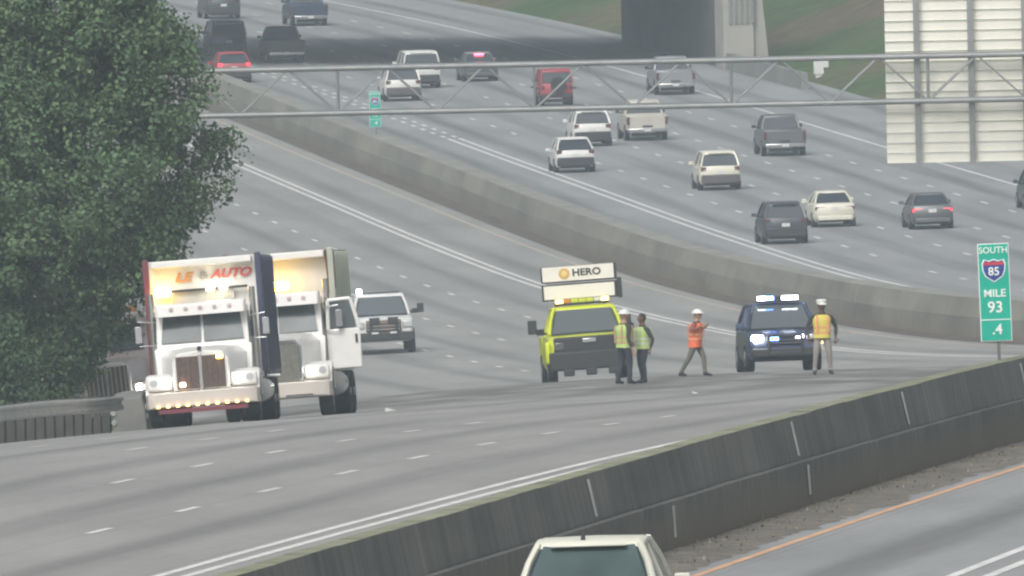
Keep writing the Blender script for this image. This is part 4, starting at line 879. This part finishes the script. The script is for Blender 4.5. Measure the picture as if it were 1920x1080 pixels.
        if stripe:
            for z, wx, wy in ((1.03, .184, .15), (1.15, .184, .148)):
                cx, cy = tr(z); b = MB(); b.loft([[(cx+wx*math.copysign(abs(math.cos(q))**.75, math.cos(q)), cy+wy*math.copysign(abs(math.sin(q))**.8, math.sin(q)), z+dz) for q in np.linspace(0, 2*math.pi, 20, endpoint=False)] for dz in (-.022, .022)], caps=False); b.build('reflective_band', stripe, vo, smooth=60)
            for s in (-1, 1):
                b = MB(); q = []
                for yy in (-1, 1):
                    cx, cy = tr(1.2); pts = [(cx+s*.11, cy+yy*.15, 1.02), (cx+s*.115, cy+yy*.153, 1.2), (cx+s*.12, cy+yy*.155, 1.32), (cx+s*.115, cy+yy*.125, 1.44)]; b = MB(); b.loft([[(x-.022, y, z), (x+.022, y, z), (x+.022, y+yy*.008, z), (x-.022, y+yy*.008, z)] for x, y, z in pts]); b.build('reflective_band', stripe, vo, smooth=0)
    return t
navy_c = mat('cloth_navy', (.035, .042, .055), .9, var=.15, scale=9.); dark_c = mat('cloth_dark', (.045, .042, .035), .9, var=.15, scale=9.); khaki = mat('cloth_khaki', (.155, .145, .115), .9, var=.15, scale=9.); tan_c = mat('cloth_grey_tan', (.30, .265, .245), .9, var=.1, scale=9.)
lime = mat('vest_lime', (.50, .66, .22), .8, var=.08, scale=7.); peach = mat('vest_peach_band', (.66, .42, .25), .7, var=.05); yelv = mat('vest_yellow', (.72, .62, .13), .8, var=.08, scale=7.); orb = mat('vest_orange_band', (.80, .36, .16), .7, var=.05); oj = mat('jacket_orange', (.78, .17, .07), .85, var=.1, scale=7.); ojs = mat('band_pale_orange', (.85, .42, .20), .7, var=.05)
silver = mat('reflective_silver', (.66, .70, .62), .6, var=.05); hw_ = mat('helmet_white', (.78, .78, .74), .4, var=.03)
def stand(px, py, lo=180, hi=262): S_, o_ = on_road(px, py, lo, hi); return frame(S_, o_)
def upright(m): return Matrix.Translation(m.translation)
person(upright(stand(1172, 722)), 'person in white helmet and lime vest beside the yellow truck, seen from behind', 1.82, feet=((-.13, -.05), (.10, .10)), hands=((-.34, .02, .86), (.20, -.24, 1.0)), elbows=((-.29, .10, 1.13), (.29, .06, 1.12)), turn=125, shirt=dark_c, trousers=navy_c, vest=lime, stripe=peach, hat='helmet', hatm=hw_, skin='tan')
person(upright(stand(1207, 720)), 'bareheaded person in lime vest and dark trousers facing the person in the white helmet', 1.72, feet=((-.12, .04), (.13, -.06)), hands=((-.24, -.20, .93), (.36, -.02, .90)), elbows=((-.32, .08, 1.14), (.35, .06, 1.14)), turn=-60, shirt=dark_c, trousers=navy_c, vest=lime, stripe=silver, hair=mat('hair_dark', (.025, .02, .017), .8), skin='brown')
person(upright(stand(1304, 707)), 'person in white helmet and orange jacket walking between the yellow truck and the police car', 1.68, feet=((-.05, .34), (.05, -.26)), knees=((-.08, .12), (.08, -.20)), hands=((-.10, -.27, 1.36), (.10, -.28, 1.38)), elbows=((-.34, -.03, 1.26), (.34, -.05, 1.26)), lean=(0, -.06), turn=68, shirt=dark_c, trousers=khaki, vest=oj, stripe=ojs, jacket=True, hat='helmet', hatm=hw_, sleeves=mat('sleeve_rust', (.30, .10, .06), .85), skin='tan')
person(upright(stand(1543, 704)), 'officer in white cap and yellow vest standing beside the police car', 1.86, feet=((-.17, 0), (.17, -.02)), hands=((-.29, -.03, .90), (.29, -.02, .90)), elbows=((-.31, .06, 1.15), (.31, .06, 1.15)), turn=8, shirt=dark_c, trousers=tan_c, vest=yelv, stripe=orb, hat='campaign', hatm=hw_, skin='brown')

# ------------------------------------------------------------------ trees
def leaf_material(name, a, b_, c):
    m, n, l, b = nodes_of(name)
    at = n.new('ShaderNodeAttribute'); at.attribute_name = 'tint'
    r = ramp(n, [(0, a), (.5, b_), (1, c)]); l.new(at.outputs['Fac'], r.inputs[0]); l.new(r.outputs[0], b.inputs['Base Color'])
    b.inputs['Roughness'].default_value = .6; b.inputs['Specular IOR Level'].default_value = .25
    return m
BARK = mat('bark', (.10, .08, .065), .95, var=.3, scale=6., bump=.6)
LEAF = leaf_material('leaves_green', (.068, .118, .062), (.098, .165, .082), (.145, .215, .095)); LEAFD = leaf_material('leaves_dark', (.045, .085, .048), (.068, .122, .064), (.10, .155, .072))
def leaves(name, clumps, per, size, m, parent, spread, droop=.0):
    """clumps: (n,4) centre and radius"""
    n = len(clumps)*per; C = np.repeat(clumps, per, 0); d = rng.standard_normal((n, 3)); d /= np.linalg.norm(d, axis=1)[:, None]
    p = C[:, :3]+d*(C[:, 3]*rng.random(n)**.45)[:, None]*np.array([1, 1, .8])*spread
    nr = d*.6+rng.standard_normal((n, 3))*.6+np.array([0, 0, .5]); nr /= np.linalg.norm(nr, axis=1)[:, None]
    a = np.cross(nr, rng.standard_normal((n, 3))); a /= np.linalg.norm(a, axis=1)[:, None]; b = np.cross(nr, a)
    s = size*(.6+.8*rng.random(n)); a *= s[:, None]; b *= (s*.62)[:, None]
    v = np.stack([p-a, p+b+nr*s[:, None]*.15, p+a, p-b+nr*s[:, None]*.15], 1).reshape(-1, 3)
    me = bpy.data.meshes.new(name); me.vertices.add(4*n); me.vertices.foreach_set('co', v.astype(np.float32).ravel()); me.loops.add(4*n); me.loops.foreach_set('vertex_index', np.arange(4*n, dtype=np.int32)); me.polygons.add(n); me.polygons.foreach_set('loop_start', np.arange(0, 4*n, 4, dtype=np.int32)); me.polygons.foreach_set('loop_total', np.full(n, 4, np.int32)); me.update()
    ct = np.repeat(rng.random(len(clumps)), per)*.55+rng.random(n)*.45
    at = me.attributes.new('tint', 'FLOAT', 'POINT'); at.data.foreach_set('value', np.repeat(ct, 4).astype(np.float32))
    me.materials.append(m); me.update(); return link(name, me, parent)
def tree(S_, o_, prof, label, n_cl, per, size, m, trunk_r=.22, hsink=.3, xs=1., lean=0.):
    base = P(S_, o_); t = empty('broadleaf_tree', Matrix.Translation(base), label, 'tree')
    zs = [q[0] for q in prof]; rs = [q[1] for q in prof]; top = zs[-1]
    b = MB(); b.tube([(0, 0, -.6), (lean*.1, 0, .8), (lean*.35, .1, 2.2), (lean*.6, 0, 4.5), (lean*.7, -.1, top*.7)], [trunk_r*1.25, trunk_r, trunk_r*.85, trunk_r*.6, trunk_r*.25], n=12); b.build('trunk', BARK, t, smooth=60)
    for i in range(16):
        z = 1.8+(top*.75-1.8)*i/15; a = i*2.4+rng.random(); r_ = np.interp(z+1.2, zs, rs)*.8; c, s = math.cos(a), math.sin(a); x0 = lean*np.interp(z, [0, 2.2, 4.5, top], [0, .35, .6, .7])
        b = MB(); b.tube([(x0, 0, z), (x0+c*r_*.45, s*r_*.45, z+.55), (x0+c*r_, s*r_, z+1.3)], [trunk_r*.38, trunk_r*.22, trunk_r*.06], n=7); b.build('limb', BARK, t, smooth=60)
    cl = []
    while len(cl) < n_cl:
        z = zs[0]+(top-zs[0])*rng.random(); rr = np.interp(z, zs, rs)
        if rng.random() > (rr/max(rs)): continue
        a = 2*math.pi*rng.random(); q = (rng.random()**.42); lobes = 1+.10*math.sin(3*a+z*1.1)+.08*math.sin(5*a-z*1.9)
        cl.append((xs*rr*q*lobes*math.cos(a), rr*q*lobes*math.sin(a), z+.2*rng.standard_normal(), .30+.28*rng.random()))
    leaves('crown', np.array(cl), per, size, m, t, 1.0)
    return t
tree(188, -21.2, [(1.0, .35), (2.0, 1.1), (3.1, 1.75), (3.8, 2.9), (4.7, 3.35), (6.1, 3.75), (7.9, 3.4), (9.8, 3.05), (11.2, 2.2), (12.4, .6)], 'big leafy green tree rising past the top edge behind the guardrail', 1900, 78, .062, LEAF, lean=.3)
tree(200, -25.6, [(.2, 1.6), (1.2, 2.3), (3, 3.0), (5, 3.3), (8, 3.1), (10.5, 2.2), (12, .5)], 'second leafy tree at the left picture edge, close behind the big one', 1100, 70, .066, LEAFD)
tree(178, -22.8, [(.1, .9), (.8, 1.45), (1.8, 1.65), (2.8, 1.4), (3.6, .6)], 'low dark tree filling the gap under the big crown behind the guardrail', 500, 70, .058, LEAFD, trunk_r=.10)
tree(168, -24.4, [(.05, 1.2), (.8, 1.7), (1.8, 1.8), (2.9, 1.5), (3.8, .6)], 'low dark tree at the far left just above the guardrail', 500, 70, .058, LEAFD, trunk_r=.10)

# ------------------------------------------------------------------ haze
m = bpy.data.materials.new('haze'); m.use_nodes = True; n = m.node_tree.nodes; n.clear()
pv = n.new('ShaderNodeVolumePrincipled'); pv.inputs['Color'].default_value = (.76, .90, 1, 1); pv.inputs['Density'].default_value = .00027; pv.inputs['Anisotropy'].default_value = .2
om = n.new('ShaderNodeOutputMaterial'); m.node_tree.links.new(pv.outputs[0], om.inputs['Volume'])
hz = MB().box((0, 1500, (Z0+24+(Z0-67))/2), (9200, 9200, 24+67)).build('haze', m, smooth=0); hz['kind'] = 'stuff'; hz['label'] = 'thin pale haze hanging over the whole highway'
